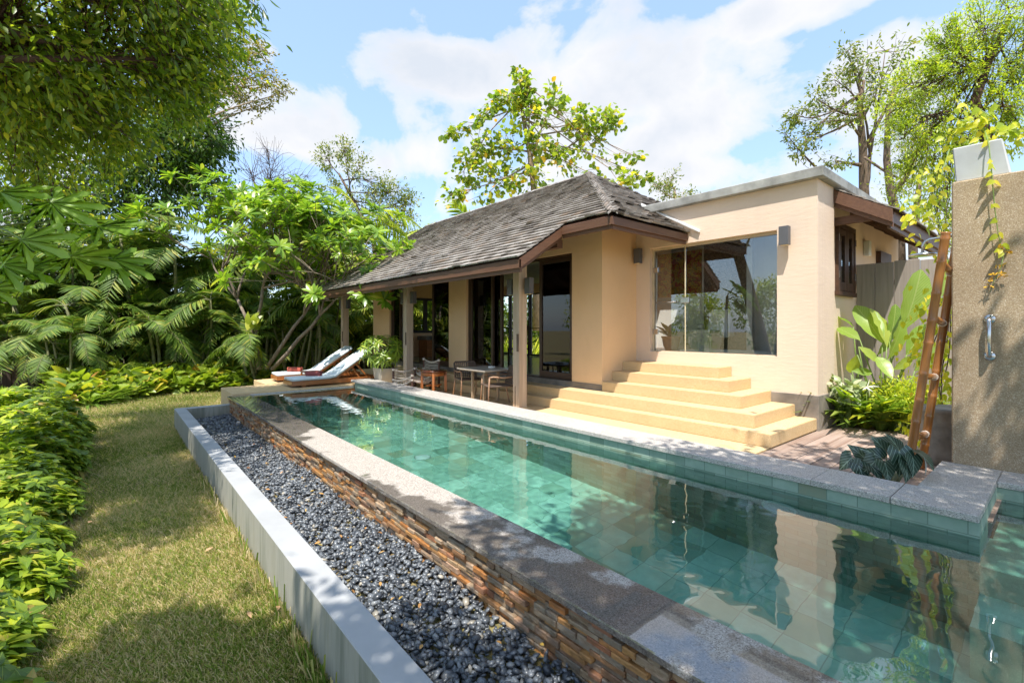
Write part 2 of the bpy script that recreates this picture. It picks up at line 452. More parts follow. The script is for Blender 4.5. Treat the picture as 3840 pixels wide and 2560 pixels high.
def wetgranite():
    """granite coping with a water film lying on part of it"""
    g = G('wet_granite'); c = g.coord()
    v = g.n('TexVoronoi', Scale=170); g.l(c, v.inputs['Vector'])
    w = g.n('TexWhiteNoise', _noise_dimensions='3D'); g.l(v.outputs['Position'], w.inputs['Vector'])
    col = g.ramp(w.outputs['Value'], [(0, (.17, .145, .125)), (.35, (.36, .31, .265)), (.75, (.47, .42, .365)), (1, (.62, .57, .52))])
    n1 = g.noise(c, 1.6, 5, .62)
    sp = g.n('SeparateXYZ'); g.l(c, sp.inputs[0])
    far = g.n('MapRange'); far.inputs['From Min'].default_value = -2.35; far.inputs['From Max'].default_value = -1.9; far.inputs['To Min'].default_value = .34; far.inputs['To Max'].default_value = 0; g.l(sp.outputs[0], far.inputs[0])
    near = g.n('MapRange'); near.inputs['From Min'].default_value = .7; near.inputs['From Max'].default_value = 2.6; near.inputs['To Min'].default_value = 0; near.inputs['To Max'].default_value = .22; g.l(sp.outputs[0], near.inputs[0])
    edge = g.n('MapRange'); edge.inputs['From Min'].default_value = -1.55; edge.inputs['From Max'].default_value = -1.2; edge.inputs['To Min'].default_value = .06; edge.inputs['To Max'].default_value = -.10; g.l(sp.outputs[1], edge.inputs[0])
    s = g.math('ADD', g.math('ADD', n1, far.outputs[0]), g.math('ADD', near.outputs[0], edge.outputs[0]))
    wet = g.ramp(s, [(.60, (0, 0, 0)), (.66, (1, 1, 1))])
    col = g.mix(wet, col, g.mix(1.0, col, (.42, .40, .38), 'MULTIPLY'))
    g.set(Base9Color=col, Roughness=.6)
    g.l(wet, g.p.inputs['Coat Weight']); g.p.inputs['Coat Roughness'].default_value = .02; g.p.inputs['Coat IOR'].default_value = 2.2
    return g.m
M['wetgranite'] = wetgranite()

def lawnmat():
    g = G('lawn_soil'); c = g.coord()
    a = g.noise(c, 26, 6, .7); b = g.noise(c, .8, 4)
    col = g.ramp(a, [(.3, (.16, .13, .055)), (.5, (.25, .22, .085)), (.72, (.40, .32, .16))])
    col = g.mix(g.ramp(b, [(.42, (0, 0, 0)), (.62, (.6,) * 3)]), col, (.24, .165, .085))
    g.set(Base9Color=col, Roughness=.95); g.bump(a, .8, .03); return g.m
M['lawn'] = lawnmat()
def blademat():
    g = G('grass_blade'); isl = g.island()
    f = g.noise(g.coord(), .7, 4)
    s = g.math('ADD', isl, g.math('MULTIPLY', g.math('SUBTRACT', f, .5), 1.5))
    col = g.ramp(s, [(.0, (.11, .185, .022)), (.30, (.21, .30, .04)), (.50, (.36, .38, .09)), (.64, (.57, .47, .23)), (1, (.72, .58, .37))])
    g.set(Base9Color=col, Roughness=.6)
    t = g.n('BsdfTranslucent'); g.l(g.mix(1, col, (1.5, 1.5, .8), 'MULTIPLY'), t.inputs[0])
    mx = g.n('MixShader', Fac=.3); g.l(g.p.outputs[0], mx.inputs[1]); g.l(t.outputs[0], mx.inputs[2]); g.l(mx.outputs[0], g.out.inputs[0])
    return g.m
M['blade'] = blademat()

def mosaicmat():
    g = G('brown_mosaic'); c = g.coord()
    sp = g.n('SeparateXYZ'); g.l(c, sp.inputs[0]); cb = g.n('CombineXYZ'); g.l(sp.outputs[0], cb.inputs[0]); g.l(sp.outputs[2], cb.inputs[1])
    b = g.n('TexBrick', Scale=1.0, _offset=0); b.inputs['Brick Width'].default_value = .024; b.inputs['Row Height'].default_value = .024; b.inputs['Mortar Size'].default_value = .003
    b.inputs['Color1'].default_value = (0, 0, 0, 1); b.inputs['Color2'].default_value = (1, 1, 1, 1); g.l(cb.outputs[0], b.inputs['Vector'])
    col = g.ramp(b.outputs['Color'], [(0, (.04, .025, .018)), (.5, (.15, .105, .075)), (1, (.27, .205, .155))])
    col = g.mix(b.outputs['Fac'], col, (.16, .12, .09)); g.set(Base9Color=col, Roughness=.4); return g.m
M['mosaic'] = mosaicmat()

def paintingmat():
    g = G('abstract_painting'); c = g.coord()
    n = g.noise(c, 5.0, 4, .55, 2.2); n2 = g.noise(c, 12, 3, .6, 3.5)
    col = g.ramp(n, [(.30, (.06, .02, .012)), (.40, (.50, .035, .015)), (.47, (.17, .07, .03)), (.53, (.75, .45, .03)), (.58, (.30, .11, .05)), (.66, (.30, .38, .06)), (.76, (.5, .30, .2))])
    col = g.mix(g.ramp(n2, [(.55, (0, 0, 0)), (.60, (.9,) * 3), (.64, (0, 0, 0))]), col, (.38, .40, .16))
    g.set(Base9Color=col, Roughness=.6); return g.m
M['painting'] = paintingmat()

# ------------------------------------------------------------------ setting: ground, terrace, deck
GZ = -.56
mb = MB()
xs = [-220, -16.4, -11.9, 3.2, 220]; ys = [-220, .955, 1.95, 6.4, 12.6, 220]
hole = {(2, 2), (2, 1)}
for i in range(4):
    for j in range(5):
        if (i, j) in hole: continue
        mb.add([(xs[i], ys[j], GZ), (xs[i + 1], ys[j], GZ), (xs[i + 1], ys[j + 1], GZ), (xs[i], ys[j + 1], GZ)], [(0, 1, 2, 3)])
mb.box(-11.70, 3.2, 1.145, 1.945, -.9, -.43)
tag(obj('ground', mb, M['lawn']), kind='structure')

mb = MB()
mb.box(-16.4, -2.41, 5.165, 12.6, GZ - .1, .01)          # terrace along the house
mb.box(-13.3, -11.86, 1.99, 5.165, GZ - .1, .035)         # deck at the far end of the pool
mb.box(-2.41, 3.2, 8.5, 12.6, GZ - .1, -.06)
mb.box(-14.75, -13.301, 3.0, 5.165, GZ - .1, .034)
tag(obj('terrace', mb, M['terrace'], bevel=.006), kind='structure')
mb = MB()
x = -2.40
while x < -.50:
    y = 5.17
    for y1 in (6.55, 8.45):
        mb.box(x + .004, x + .178, y + .003, y1 - .003, -.05, -.004 + random.uniform(-.003, .003)); y = y1
    x += .182
tag(obj('wooden_deck', mb, M['deck'], bevel=.004), kind='structure')
mb = MB(); mb.box(-2.42, -.40, 5.166, 8.44, -.4, -.06)
tag(obj('soil', mb, M['soil']), kind='structure')

# ------------------------------------------------------------------ swimming pool
FLZ = -1.60
pool = thing('swimming_pool', 'long green tiled swimming pool with granite edges in front of the villa', 'pool', (-5, 3.5, 0))
mb = MB()
mb.add([(-11.77, 2.32, FLZ), (3.2, 2.32, FLZ), (3.2, 4.69, FLZ), (-11.77, 4.69, FLZ)], [(0, 1, 2, 3)])
mb.box(-.43, 3.2, 4.20, 4.69, FLZ, -1.0)
mb.box(-.43, 3.2, 4.69, 5.86, FLZ, -.55)
fl = obj('pool_floor', mb, M['tilefloor'], pool)
mb = MB()
mb.box(-11.77, -.43, 4.69, 4.88, FLZ - .1, .104)
mb.box(-.62, -.43, 4.88, 5.86, FLZ - .1, .104)
mb.box(-.43, 3.2, 5.86, 6.0, FLZ - .1, .104)
mb.box(-11.77, 3.2, 2.1, 2.32, FLZ - .1, -.042)
wx = obj('pool_wall', mb, M['tilewx'], pool)
mb = MB(); mb.box(-11.95, -11.77, 2.1, 4.9, FLZ - .1, -.042)
wy = obj('end_wall', mb, M['tilewy'], pool)
for o in (fl, wx, wy): o.cycles.is_caustics_receiver = True
mb = MB(); mb.box(-11.80, 3.2, 1.885, 2.335, -.042, 0)
obj('outer_coping', mb, M['wetgranite'], pool, bevel=.006)
mb = MB(); mb.box(-11.86, -11.74, 2.335, 4.655, -.042, .004)
obj('end_coping', mb, M['granite'], pool, bevel=.006)
mb = MB()
xx = -11.93
for L in (1.5, 1.6, 1.55, 1.6, 1.5, 1.6, 1.1, .55):
    mb.box(xx, xx + L - .002, 4.655, 5.168, .104, .156); xx += L
mb.box(-.926, -.43 + .0, 4.655, 5.168, .104, .156)
mb.box(-.85, -.43, 5.17, 6.318, .104, .156)
mb.box(-.428, 3.2, 5.84, 6.318, .104, .156)
obj('raised_coping', mb, M['granite'], pool, bevel=.004)
mb = MB(); mb.box(-12.0, -.64, 4.9, 5.166, -.6, .1035); mb.box(-.85, -.64, 5.167, 6.318, -.6, .1035)
obj('coping_base', mb, M['terrace'], pool)
mb = MB(); mb.box(-11.78, 3.2, 1.946, 2.1, -1.7, -.044)
rs = random.Random(3)
z = -.50
while z < -.046:
    h = min(rs.uniform(.026, .046), -.043 - z)
    if -.043 - z - h < .012: h = -.043 - z
    x = -11.80
    while x < .6:
        w = rs.uniform(.07, .24); d = rs.uniform(.004, .040)
        mb.box(x, x + w - .003, 1.945 - d, 1.95, z + .001, z + h - .0015); x += w
    z += h
obj('stone_cladding', mb, M['stone'], pool, bevel=.004)
# lamps and fittings set in the tiles
def fitting(name, c, r, nrm, kind):
    q = MB(); prof = {'lamp': [(r * .66, .004), (r * .72, .022), (r * .95, .022), (r, .0)], 'drain': [(r * .2, .016), (r * .8, .014), (r, 0)], 'inlet': [(r * .45, .004), (r * .55, .02), (r, .016), (r * 1.05, 0)]}[kind]
    q.lathe((0, 0, 0), list(reversed(prof)), 28)
    if kind == 'lamp':
        for k in range(-4, 5):
            hw = math.sqrt(max(0, (.62 * r) ** 2 - (k * r * .13) ** 2)); q.box(-hw, hw, k * r * .13 - .006, k * r * .13 + .006, .004, .016)
    q.xform(Matrix.Translation(c) @ Vector((0, 0, 1)).rotation_difference(Vector(nrm)).to_matrix().to_4x4())
    o = obj(name, q, M['plastic'], pool, smooth=None); o.cycles.is_caustics_receiver = True; return o
fitting('pool_lamp', (-1.75, 4.69, -.50), .155, (0, -1, 0), 'lamp')
fitting('water_inlet', (-8.45, 4.69, -.30), .115, (0, -1, 0), 'inlet')
fitting('water_inlet', (-5.88, 4.69, -.17), .065, (0, -1, 0), 'inlet')
fitting('drain_cover', (-6.3, 3.55, FLZ), .13, (0, 0, 1), 'drain')
fitting('drain_cover', (-11.0, 4.0, FLZ), .13, (0, 0, 1), 'drain')

# water with real small waves
def watermat():
    g = G('pool_water')
    g.set(Base9Color=(.48, .945, .91, 1), Roughness=0.0, IOR=1.333)
    g.p.inputs['Transmission Weight'].default_value = 1
    g.p.inputs['Coat Weight'].default_value = 1; g.p.inputs['Coat Roughness'].default_value = 0; g.p.inputs['Coat IOR'].default_value = 1.75
    return g.m
def waterpatch(name, x0, x1, y0, y1, step):
    nx = int((x1 - x0) / step) + 1; ny = int((y1 - y0) / step) + 1
    X, Y = np.meshgrid(np.linspace(x0, x1, nx), np.linspace(y0, y1, ny), indexing='ij')
    Z = np.zeros_like(X); r = np.random.default_rng(11)
    for i in range(46):
        a = r.uniform(0, 2 * PI); l = r.choice([r.uniform(.07, .16), r.uniform(.16, .45), r.uniform(.45, 1.3)], p=[.4, .4, .2]); k = 2 * PI / l
        Z += l * .00034 * (1.9 if l < .3 else .7) * np.sin(k * (X * math.cos(a) + Y * math.sin(a)) + r.uniform(0, 6.3) + .8 * np.sin(X * 1.3 + Y * 1.7 + i))
    calm = .45 + .75 * (.5 + .5 * np.sin(X * .9 + 1.2) * np.sin(Y * 1.7 + .4))
    Z *= calm * .62
    V = np.stack([X, Y, Z - .012], -1).reshape(-1, 3)
    idx = np.arange(nx * ny).reshape(nx, ny)
    F = np.stack([idx[:-1, :-1], idx[1:, :-1], idx[1:, 1:], idx[:-1, 1:]], -1).reshape(-1, 4)
    return V, F
V1, F1 = waterpatch('w', -11.77, 3.2, 2.30, 4.69, .024)
V2, F2 = waterpatch('w', -.43, 3.2, 4.69, 5.86, .024)
me = bpy.data.meshes.new('water'); me.from_pydata(np.concatenate([V1, V2]).tolist(), [], np.concatenate([F1, F2 + len(V1)]).tolist())
me.polygons.foreach_set('use_smooth', [True] * len(me.polygons)); me.update()
M['water'] = watermat()
wo = link_mesh('water', me, M['water']); tag(wo, kind='structure'); wo.cycles.is_caustics_caster = True

# ------------------------------------------------------------------ pebble trough
mb = MB(); mb.box(-11.89, 3.2, .955, 1.1449, -.92, -.17); mb.box(-11.89, -11.70, 1.146, 1.944, -.72, -.171)
g = G('streaked_concrete'); c = g.coord()
f = g.noise(c, 2.5, 5); st = g.noise(g.coord('Object', (2.2, 2.2, .25)), 2.0, 4, .6)
ge = g.n('NewGeometry'); sn = g.n('SeparateXYZ'); g.l(ge.outputs['Normal'], sn.inputs[0])
side = g.math('LESS_THAN', sn.outputs[2], .5)
col = g.ramp(f, [(.3, (.32, .325, .33)), (.7, (.40, .405, .41))])
streak = g.ramp(g.math('ADD', g.math('MULTIPLY', st, .7), g.math('MULTIPLY', g.noise(g.coord('Object', (9, 9, .7)), 2.0, 5, .6), .3)), [(.32, (.17, .175, .13)), (.43, (.27, .27, .22)), (.50, (.36, .345, .29)), (.57, (.31, .30, .24)), (.68, (.44, .41, .35))])
g.set(Base9Color=g.mix(side, col, streak), Roughness=.75); g.bump(f, .15, .01)
M['kerb'] = g.m
tag(obj('concrete_kerb', mb, M['kerb'], bevel=.006), 'low pale concrete kerb wall with stained side between lawn and pebbles', 'kerb')
def pebbles():
    r = np.random.default_rng(5); n = 15000
    b = bmesh.new(); bmesh.ops.create_icosphere(b, subdivisions=1, radius=1); b.verts.ensure_lookup_table()
    V = np.array([v.co for v in b.verts]); F = np.array([[v.index for v in f.verts] for f in b.faces]); b.free()
    u = r.random(n); px = -11.68 + 11.0 * u; py = r.uniform(1.16, 1.925, n)
    lay = r.random(n)
    pz = -.425 + .055 * lay + .018 * np.sin(px * 2.3) * np.cos(py * 5)
    sx = r.uniform(.017, .036, n); S = np.stack([sx, sx * r.uniform(.5, .8, n), sx * r.uniform(.28, .45, n)], -1)
    big = r.random(n) < .08; S[big] *= 1.35
    yaw = r.uniform(0, 2 * PI, n); pit = r.normal(0, .42, n); rol = r.normal(0, .42, n)
    cy, sy, cp, sp, cr, sr = np.cos(yaw), np.sin(yaw), np.cos(pit), np.sin(pit), np.cos(rol), np.sin(rol)
    Rm = np.stack([np.stack([cy * cp, cy * sp * sr - sy * cr, cy * sp * cr + sy * sr], -1), np.stack([sy * cp, sy * sp * sr + cy * cr, sy * sp * cr - cy * sr], -1), np.stack([-sp, cp * sr, cp * cr], -1)], 1)
    jit = 1 + r.normal(0, .07, (n, len(V), 1))
    jit = jit * (1 + .16 * np.sin(V[None, :, :1] * 2.0 + r.uniform(0, 6.3, (n, 1, 1))))
    P = np.einsum('nij,nkj->nki', Rm, V[None] * S[:, None, :] * jit) + np.stack([px, py, pz], -1)[:, None, :]
    Q = (F[None] + (np.arange(n) * len(V))[:, None, None]).reshape(-1, 3)
    me = bpy.data.meshes.new('pebbles'); P = P.reshape(-1, 3)
    me.vertices.add(len(P)); me.vertices.foreach_set('co', P.astype(np.float32).ravel())
    me.loops.add(len(Q) * 3); me.loops.foreach_set('vertex_index', Q.astype(np.int32).ravel())
    me.polygons.add(len(Q)); me.polygons.foreach_set('loop_start', (np.arange(len(Q)) * 3).astype(np.int32)); me.polygons.foreach_set('use_smooth', np.ones(len(Q), bool))
    me.update(calc_edges=True)
    return link_mesh('pebbles', me, M['pebble'])
tag(pebbles(), kind='stuff')

# ------------------------------------------------------------------ lawn blades
def grass():
    r = np.random.default_rng(9)
    P = []
    for (x0, x1, y0, y1, dens) in ((-4.6, -2.2, -.9, .95, 14000), (-7.5, -4.6, -1.1, .95, 9500), (-12, -7.5, -1.4, .95, 3600), (-20, -11.9, -2.2, 3.6, 1500)):
        n = int((x1 - x0) * (y1 - y0) * dens); P.append(np.stack([r.uniform(x0, x1, n), r.uniform(y0, y1, n), np.full(n, GZ)], -1))
    P = np.concatenate(P)
    P = P[~((P[:, 0] > -13.32) & (P[:, 1] > 1.95))]; n = len(P)
    th = r.uniform(0, 2 * PI, n); lean = np.abs(r.normal(.9, .55, n))
    A = np.stack([np.cos(th) * lean, np.sin(th) * lean, np.ones(n) * .8], -1)
    tpl = (np.array([(-.045, 0, 0), (.045, 0, 0), (.035, .6, .0), (0, 1, -.12), (-.035, .6, 0)], float), np.array([(0, 1, 2, 4), (4, 2, 3, 3)]), np.array([(0, 0), (1, 0), (1, .6), (.5, 1), (0, .6)], float))
    tpl = (np.array([(-.05, 0, 0), (.05, 0, 0), (.03, 1, -.1), (-.03, 1, -.1)], float), np.array([(0, 1, 2, 3)]), np.array([(0, 0), (1, 0), (1, 1), (0, 1)], float))
    m = 700; kx = -2.3 - 5.2 * r.random(m) ** 1.4; K = np.stack([kx + .05 * np.sin(kx * 40), r.uniform(.86, .945, m), np.full(m, GZ)], -1); P = np.concatenate([P, K]); th = np.concatenate([th, r.uniform(0, 2 * PI, m)])
    A = np.concatenate([A, np.stack([r.normal(0, .25, m), r.normal(-.1, .15, m), np.ones(m)], -1)])
    far = np.clip(-P[:, 0] / 9, .75, 1.6); far[n:] = r.choice([1.2, 2.5, 6.0], m, p=[.5, .35, .15]); n += m
    return leaf_mesh('grass', tpl, P, A, np.stack([-np.sin(th), np.cos(th), np.full(n, .3)], -1), r.uniform(.032, .078, n) * far ** .5, M['blade'])
tag(grass(), kind='stuff')
# ------------------------------------------------------------------ villa
YV, YW = 6.737, 7.775
villa = thing('villa', 'peach stucco pool villa with grey shingle roof and flat roofed bathroom wing', 'villa', (-8, 9, 0))
SL = .644
def zr(y): return 3.156 + SL * (y - 5.652)
mb = MB()
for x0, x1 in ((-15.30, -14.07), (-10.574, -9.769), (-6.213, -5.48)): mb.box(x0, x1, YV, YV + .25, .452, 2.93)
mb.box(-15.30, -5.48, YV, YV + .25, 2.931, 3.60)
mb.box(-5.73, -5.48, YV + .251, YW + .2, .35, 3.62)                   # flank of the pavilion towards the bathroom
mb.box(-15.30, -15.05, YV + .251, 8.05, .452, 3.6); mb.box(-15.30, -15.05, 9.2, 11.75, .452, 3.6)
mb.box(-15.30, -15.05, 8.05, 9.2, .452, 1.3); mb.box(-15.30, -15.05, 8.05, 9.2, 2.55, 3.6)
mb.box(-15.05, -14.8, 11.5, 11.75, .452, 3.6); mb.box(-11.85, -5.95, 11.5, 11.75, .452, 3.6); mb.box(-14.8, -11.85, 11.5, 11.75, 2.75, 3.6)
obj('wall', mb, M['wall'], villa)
mb = MB(); mb.box(-15.04, -6.0, YV + .26, 11.49, .30, .47)
g = G('polished_floor'); f = g.noise(g.coord(), 1.5, 4); g.set(Base9Color=g.ramp(f, [(.3, (.16, .19, .12)), (.7, (.22, .25, .16))]), Roughness=.18)
obj('floor', mb, g.m, villa)
mb = MB(); mb.box(-15.04, -6.0, YV + .26, 11.49, 3.05, 3.12); obj('ceiling', mb, M['inwall'], villa)
mb = MB(); mb.box(-6.06, -6.0, YV + .26, 11.49, .47, 3.04); mb.box(-11.8, -6.061, 11.43, 11.49, .47, 3.04); obj('partition', mb, M['inwall'], villa); mb = MB(); mb.box(-15.045, -15.02, YV + .26, 8.05, .47, 3.04); mb.box(-15.045, -15.02, 9.2, 11.48, .47, 3.04)
obj('partition', mb, M['inwall'], villa)
mb = MB()
mb.box(-15.32, -5.46, YV - .018, YV + .24, .33, .4515); mb.box(-5.47, -5.462, YV, 6.8, .33, .452)
mb.box(-3.02, -2.362, YW - .02, YW + .2, -.06, .50); mb.box(-2.40, -2.3625, YW + .201, 8.5, -.06, .499); mb.box(-2.47, -2.43, 8.5, 13, -.06, .42)
obj('plinth', mb, M['plinth'], villa, bevel=.006)

# bathroom wing
mb = MB()
mb.box(-5.479, -5.18, YW, YW + .2, .36, 3.634); mb.box(-2.93, -2.383, YW, YW + .2, .36, 3.634)
mb.box(-5.18, -2.93, YW, YW + .2, .36, 1.04); mb.box(-5.18, -2.93, YW, YW + .2, 2.98, 3.634)
mb.box(-2.62, -2.383, YW + .201, 8.5, .36, 3.634); mb.box(-2.62, -2.45, 8.501, 13, .3, 3.634)
mb.box(-6.0, -2.62, 9.25, 9.4, .5, 3.634)
obj('bathroom_wall', mb, M['wall2'], villa)
mb = MB(); mb.box(-6.0, -5.95, YW + .201, 9.25, .9, 3.2); mb.box(-5.95, -5.481, YW + .201, YW + .24, .9, 3.2); mb.box(-5.95, -2.63, 9.20, 9.249, 1.04, 3.2)
obj('bathroom_lining', mb, plain('white_plaster', (.76, .75, .72), .8, var=.03), villa)
mb = MB(); mb.box(-5.99, -2.62, YW + .21, 9.249, .9, 1.035); obj('bathroom_floor', mb, plain('brown_floor', (.16, .08, .05), .35), villa)
mb = MB(); mb.box(-5.99, -2.62, YW + .21, 9.249, 3.15, 3.3); mb.v = []; mb.f = []; mb.smooth = []; mb.box(-4.9, -2.62, YW + .21, 9.249, 3.15, 3.3); mb.box(-5.99, -4.9, YW + .21, 8.08, 3.15, 3.3); mb.box(-5.99, -4.9, 8.7, 9.249, 3.15, 3.3); obj('bathroom_ceiling', mb, M['inwall'], villa)  # unseen opening added in the ceiling so daylight bounces into the room
mb = MB(); mb.box(-4.83, -3.98, 9.15, 9.199, 1.04, 3.14); obj('mosaic_panel', mb, M['mosaic'], villa)
mb = MB(); mb.box(-3.86, -3.76, 8.86, 8.96, 1.04, 3.14); obj('white_column', mb, plain('white_paint', (.75, .74, .72), .6), villa)
mb = MB()
mb.box(-5.35, -2.283, 7.675, 7.905, 3.635, 3.785); mb.box(-2.52, -2.283, 7.906, 13.1, 3.635, 3.785); mb.box(-4.9, -2.53, 7.91, 9.4, 3.55, 3.70); mb.box(-6.0, -4.9, 7.91, 8.08, 3.55, 3.70); mb.box(-6.0, -4.9, 8.7, 9.4, 3.55, 3.70)
obj('parapet_cap', mb, M['capconc'], villa, bevel=.012)
# glass front of the bathroom: door pane, fixed pane, hinges, latch
wf = MB(); yg = YW + .10
wf.box(-5.18, -2.93, yg - .02, yg + .03, 2.93, 2.979); wf.box(-5.178, -5.135, yg - .02, yg + .03, 1.042, 2.929); wf.box(-5.13, -2.93, yg - .02, yg + .03, 1.041, 1.056)
win = obj('window', wf, plain('beige_channel', (.55, .46, .33), .4), villa)
gp = MB(); gp.box(-5.10, -4.515, yg - .004, yg + .004, 1.06, 2.925); obj('pane', gp, M['glass'], win)
gp = MB(); gp.box(-4.495, -2.932, yg - .004, yg + .004, 1.06, 2.925); obj('pane', gp, M['glass'], win)
gp = MB(); gp.box(-4.514, -4.496, yg - .006, yg + .006, 1.06, 2.925); obj('glass_edge', gp, plain('glass_edge', (.70, .62, .42), .2), win)
for z0 in (1.36, 2.52):
    h = MB(); h.box(-5.165, -5.05, yg - .026, yg - .006, z0, z0 + .10); obj('hinge', h, M['steel'], win, bevel=.004)
h = MB(); h.box(-4.59, -4.43, yg - .03, yg - .006, 1.93, 2.03); obj('latch', h, M['steel'], win, bevel=.006)
h = MB(); h.tube([(-5.06, yg - .07, 1.955), (-4.66, yg - .07, 1.955)], .011, 10)
for xx in (-5.05, -4.67): h.tube([(xx, yg - .07, 1.955), (xx, yg, 1.955)], .013, 8)
obj('towel_bar', h, M['steel'], win)

# sliding doors
def frame(mb, x0, x1, y, z0, z1, w=.075, d=.05, bottom=.11):
    mb.box(x0, x0 + w, y, y + d, z0, z1); mb.box(x1 - w, x1, y, y + d, z0, z1)
    mb.box(x0 + w, x1 - w, y + .001, y + d - .001, z1 - w, z1 - .001); mb.box(x0 + w, x1 - w, y + .001, y + d - .001, z0, z0 + bottom)
def sliding(name, x0, x1, panes, zt):
    q = MB(); y0 = YV + .06
    q.box(x0, x0 + .06, y0, y0 + .16, .453, zt); q.box(x1 - .035, x1, y0, y0 + .16, .453, zt); q.box(x0 + .061, x1 - .036, y0, y0 + .16, zt - .06, zt - .001); q.box(x0 + .061, x1 - .036, y0, y0 + .16, .4525, .475)
    d = obj(name, q, M['frame'], villa)
    for a, b, yy in panes:
        q = MB(); frame(q, a, b, yy, .48, zt - .065); p = obj('door_leaf', q, M['frame'], d)
        q = MB(); q.box(a + .07, b - .07, yy + .02, yy + .028, .585, zt - .135); o = obj('pane', q, M['doorglass'], p); o.parent = d
    return d
sliding('sliding_door', -9.768, -6.214, ((-9.70, -8.78, 6.81), (-9.25, -8.52, 6.88), (-7.20, -6.26, 6.81)), 2.93)
sliding('sliding_door', -14.069, -10.575, ((-14.0, -13.45, 6.81), (-11.55, -10.62, 6.81)), 2.93)
q = MB(); yb = 11.53
for a, b in ((-14.78, -13.85), (-13.80, -12.72), (-12.68, -11.87)): frame(q, a, b, yb, .47, 2.74, .06, .06, .07)
q.box(-14.7, -11.9, yb + .01, yb + .03, 1.45, 1.48)
obj('garden_door', q, M['black'], villa)
q = MB(); xw = -15.16
for a, b in ((8.06, 8.62), (8.62, 9.19)):
    q.box(xw, xw + .1, a, a + .07, 1.30, 2.55); q.box(xw, xw + .1, b - .07, b, 1.30, 2.55); q.box(xw, xw + .1, a + .07, b - .07, 2.46, 2.549); q.box(xw, xw + .1, a + .07, b - .07, 1.301, 1.39)
obj('side_window', q, M['black'], villa)

# roof structure
XL, XR, YE, YR = -15.35, -5.45, 4.72, 8.85
XP = -7.6
rf = MB()
def slab(pts, th=.05):
    v = [(x, y, z) for x, y, z in pts]; n = len(v); w = v + [(x, y, z - th) for x, y, z in v]
    return rf.add(w, [tuple(range(n)), tuple(reversed(range(n, 2 * n)))] + [(i, i + n, (i + 1) % n + n, (i + 1) % n) for i in range(n)])
zf = lambda y: zr(y) - .02
slab([(XL, YE, zf(YE)), (XR, YE, zf(YE)), (XR, 5.652, zf(5.652)), (-4.4, 5.652, zf(5.652)), (XP, YR, zf(YR)), (XL, YR, zf(YR))])
slab([(-4.4, 5.652, zf(5.652)), (-4.4, 7.77, zf(5.652)), (-5.32, 7.77, zf(6.572)), (-5.32, 11.13, zf(6.572)), (XP, YR, zf(YR))])
slab([(XL, YR, zf(YR)), (XP, YR, zf(YR)), (-4.4, 12.05, zf(5.652)), (XL, 12.05, zf(5.652))])
roof = obj('roof', rf, M['darkwood'], villa)
# shingles laid course by course
sh = MB(); rs = random.Random(12)
ct, st_ = math.cos(math.atan(SL)), math.sin(math.atan(SL))
def shingle(a, b, s0, L, lift, f):
    """f(u, s, h): u along the course, s up the slope, h above the slope"""
    j = rs.uniform(-.005, .005); t = .028
    sh.hexa([f(a, s0 + j, lift), f(b, s0 + j, lift), f(b, s0 + L, .004), f(a, s0 + L, .004), f(a, s0 + j, lift + t), f(b, s0 + j, lift + t), f(b, s0 + L, .012), f(a, s0 + L, .012)])
def front(u, s, h): return (u, YE + s * ct - h * st_, zr(YE) + s * st_ + h * ct)
def hip(u, s, h): return (-4.4 - s * ct + h * st_, u, zr(5.652) + s * st_ + h * ct)
EXP = .149; n = int((YR - YE) / ct / EXP)
for i in range(n + 1):
    s0 = i * EXP - .03; y = YE + s0 * ct
    xr = XR + .03 if y < 5.60 else min(-4.37, -4.4 - (y - 5.652)); x = XL - .03
    while x < xr - .03:
        w = min(rs.uniform(.13, .25), xr - x); w = xr - x if xr - x - w < .05 else w
        shingle(x + .003, x + w - .002, s0, EXP + .05, .020 + rs.uniform(0, .004) + (.015 if rs.random() < .03 else 0), front); x += w
n2 = int((-4.4 - XP) / ct / EXP)
for i in range(n2 + 1):
    s0 = i * EXP - .03; xx = -4.4 - s0 * ct
    y0 = max(5.63, 5.652 + (-4.4 - xx)); y1 = YW - .004 if zr(5.652) + s0 * st_ < 3.86 else 12.05 - (-4.4 - xx)
    y = y0
    while y < y1 - .03:
        w = min(rs.uniform(.13, .25), y1 - y); w = y1 - y if y1 - y - w < .05 else w
        shingle(y + .003, y + w - .002, s0, EXP + .05, .020 + rs.uniform(0, .012) + (.03 if rs.random() < .10 else 0), hip); y += w
obj('shingles', sh, M['shingle'], roof)
hc = MB()
for i in range(27):                                                   # hip and ridge caps
    t0 = .015 + i * .122; p = lambda t, dx, dy, h: (-4.4 - t + dx, 5.652 + t + dy, zr(5.652 + t) + h)
    a, b = t0, t0 + .15; k = .10
    def hp(t, e, h): 
        q = (-4.4 - t + max(0, e) * k, 5.652 + t - max(0, -e) * k, 0); return (q[0], q[1], 3.156 + SL * t - k * SL * abs(e) + h)
    for sgn in (-1, 1):
        hc.hexa([hp(a, 0, .055), hp(a, sgn, .05), hp(b, sgn, .03), hp(b, 0, .035), hp(a, 0, .08), hp(a, sgn, .075), hp(b, sgn, .045), hp(b, 0, .05)])
x = XL - .03
while x < XP:
    for sgn in (-1, 1): hc.hexa([(x, YR, zr(YR) + .03), (x + .2, YR, zr(YR) + .03), (x + .2, YR + sgn * .12, zr(YR - .12) + .03), (x, YR + sgn * .12, zr(YR - .12) + .03), (x, YR, zr(YR) + .06), (x + .2, YR, zr(YR) + .05), (x + .2, YR + sgn * .12, zr(YR - .12) + .06), (x, YR + sgn * .12, zr(YR - .12) + .06)])
    x += .17
obj('ridge_caps', hc, M['shingle'], roof)
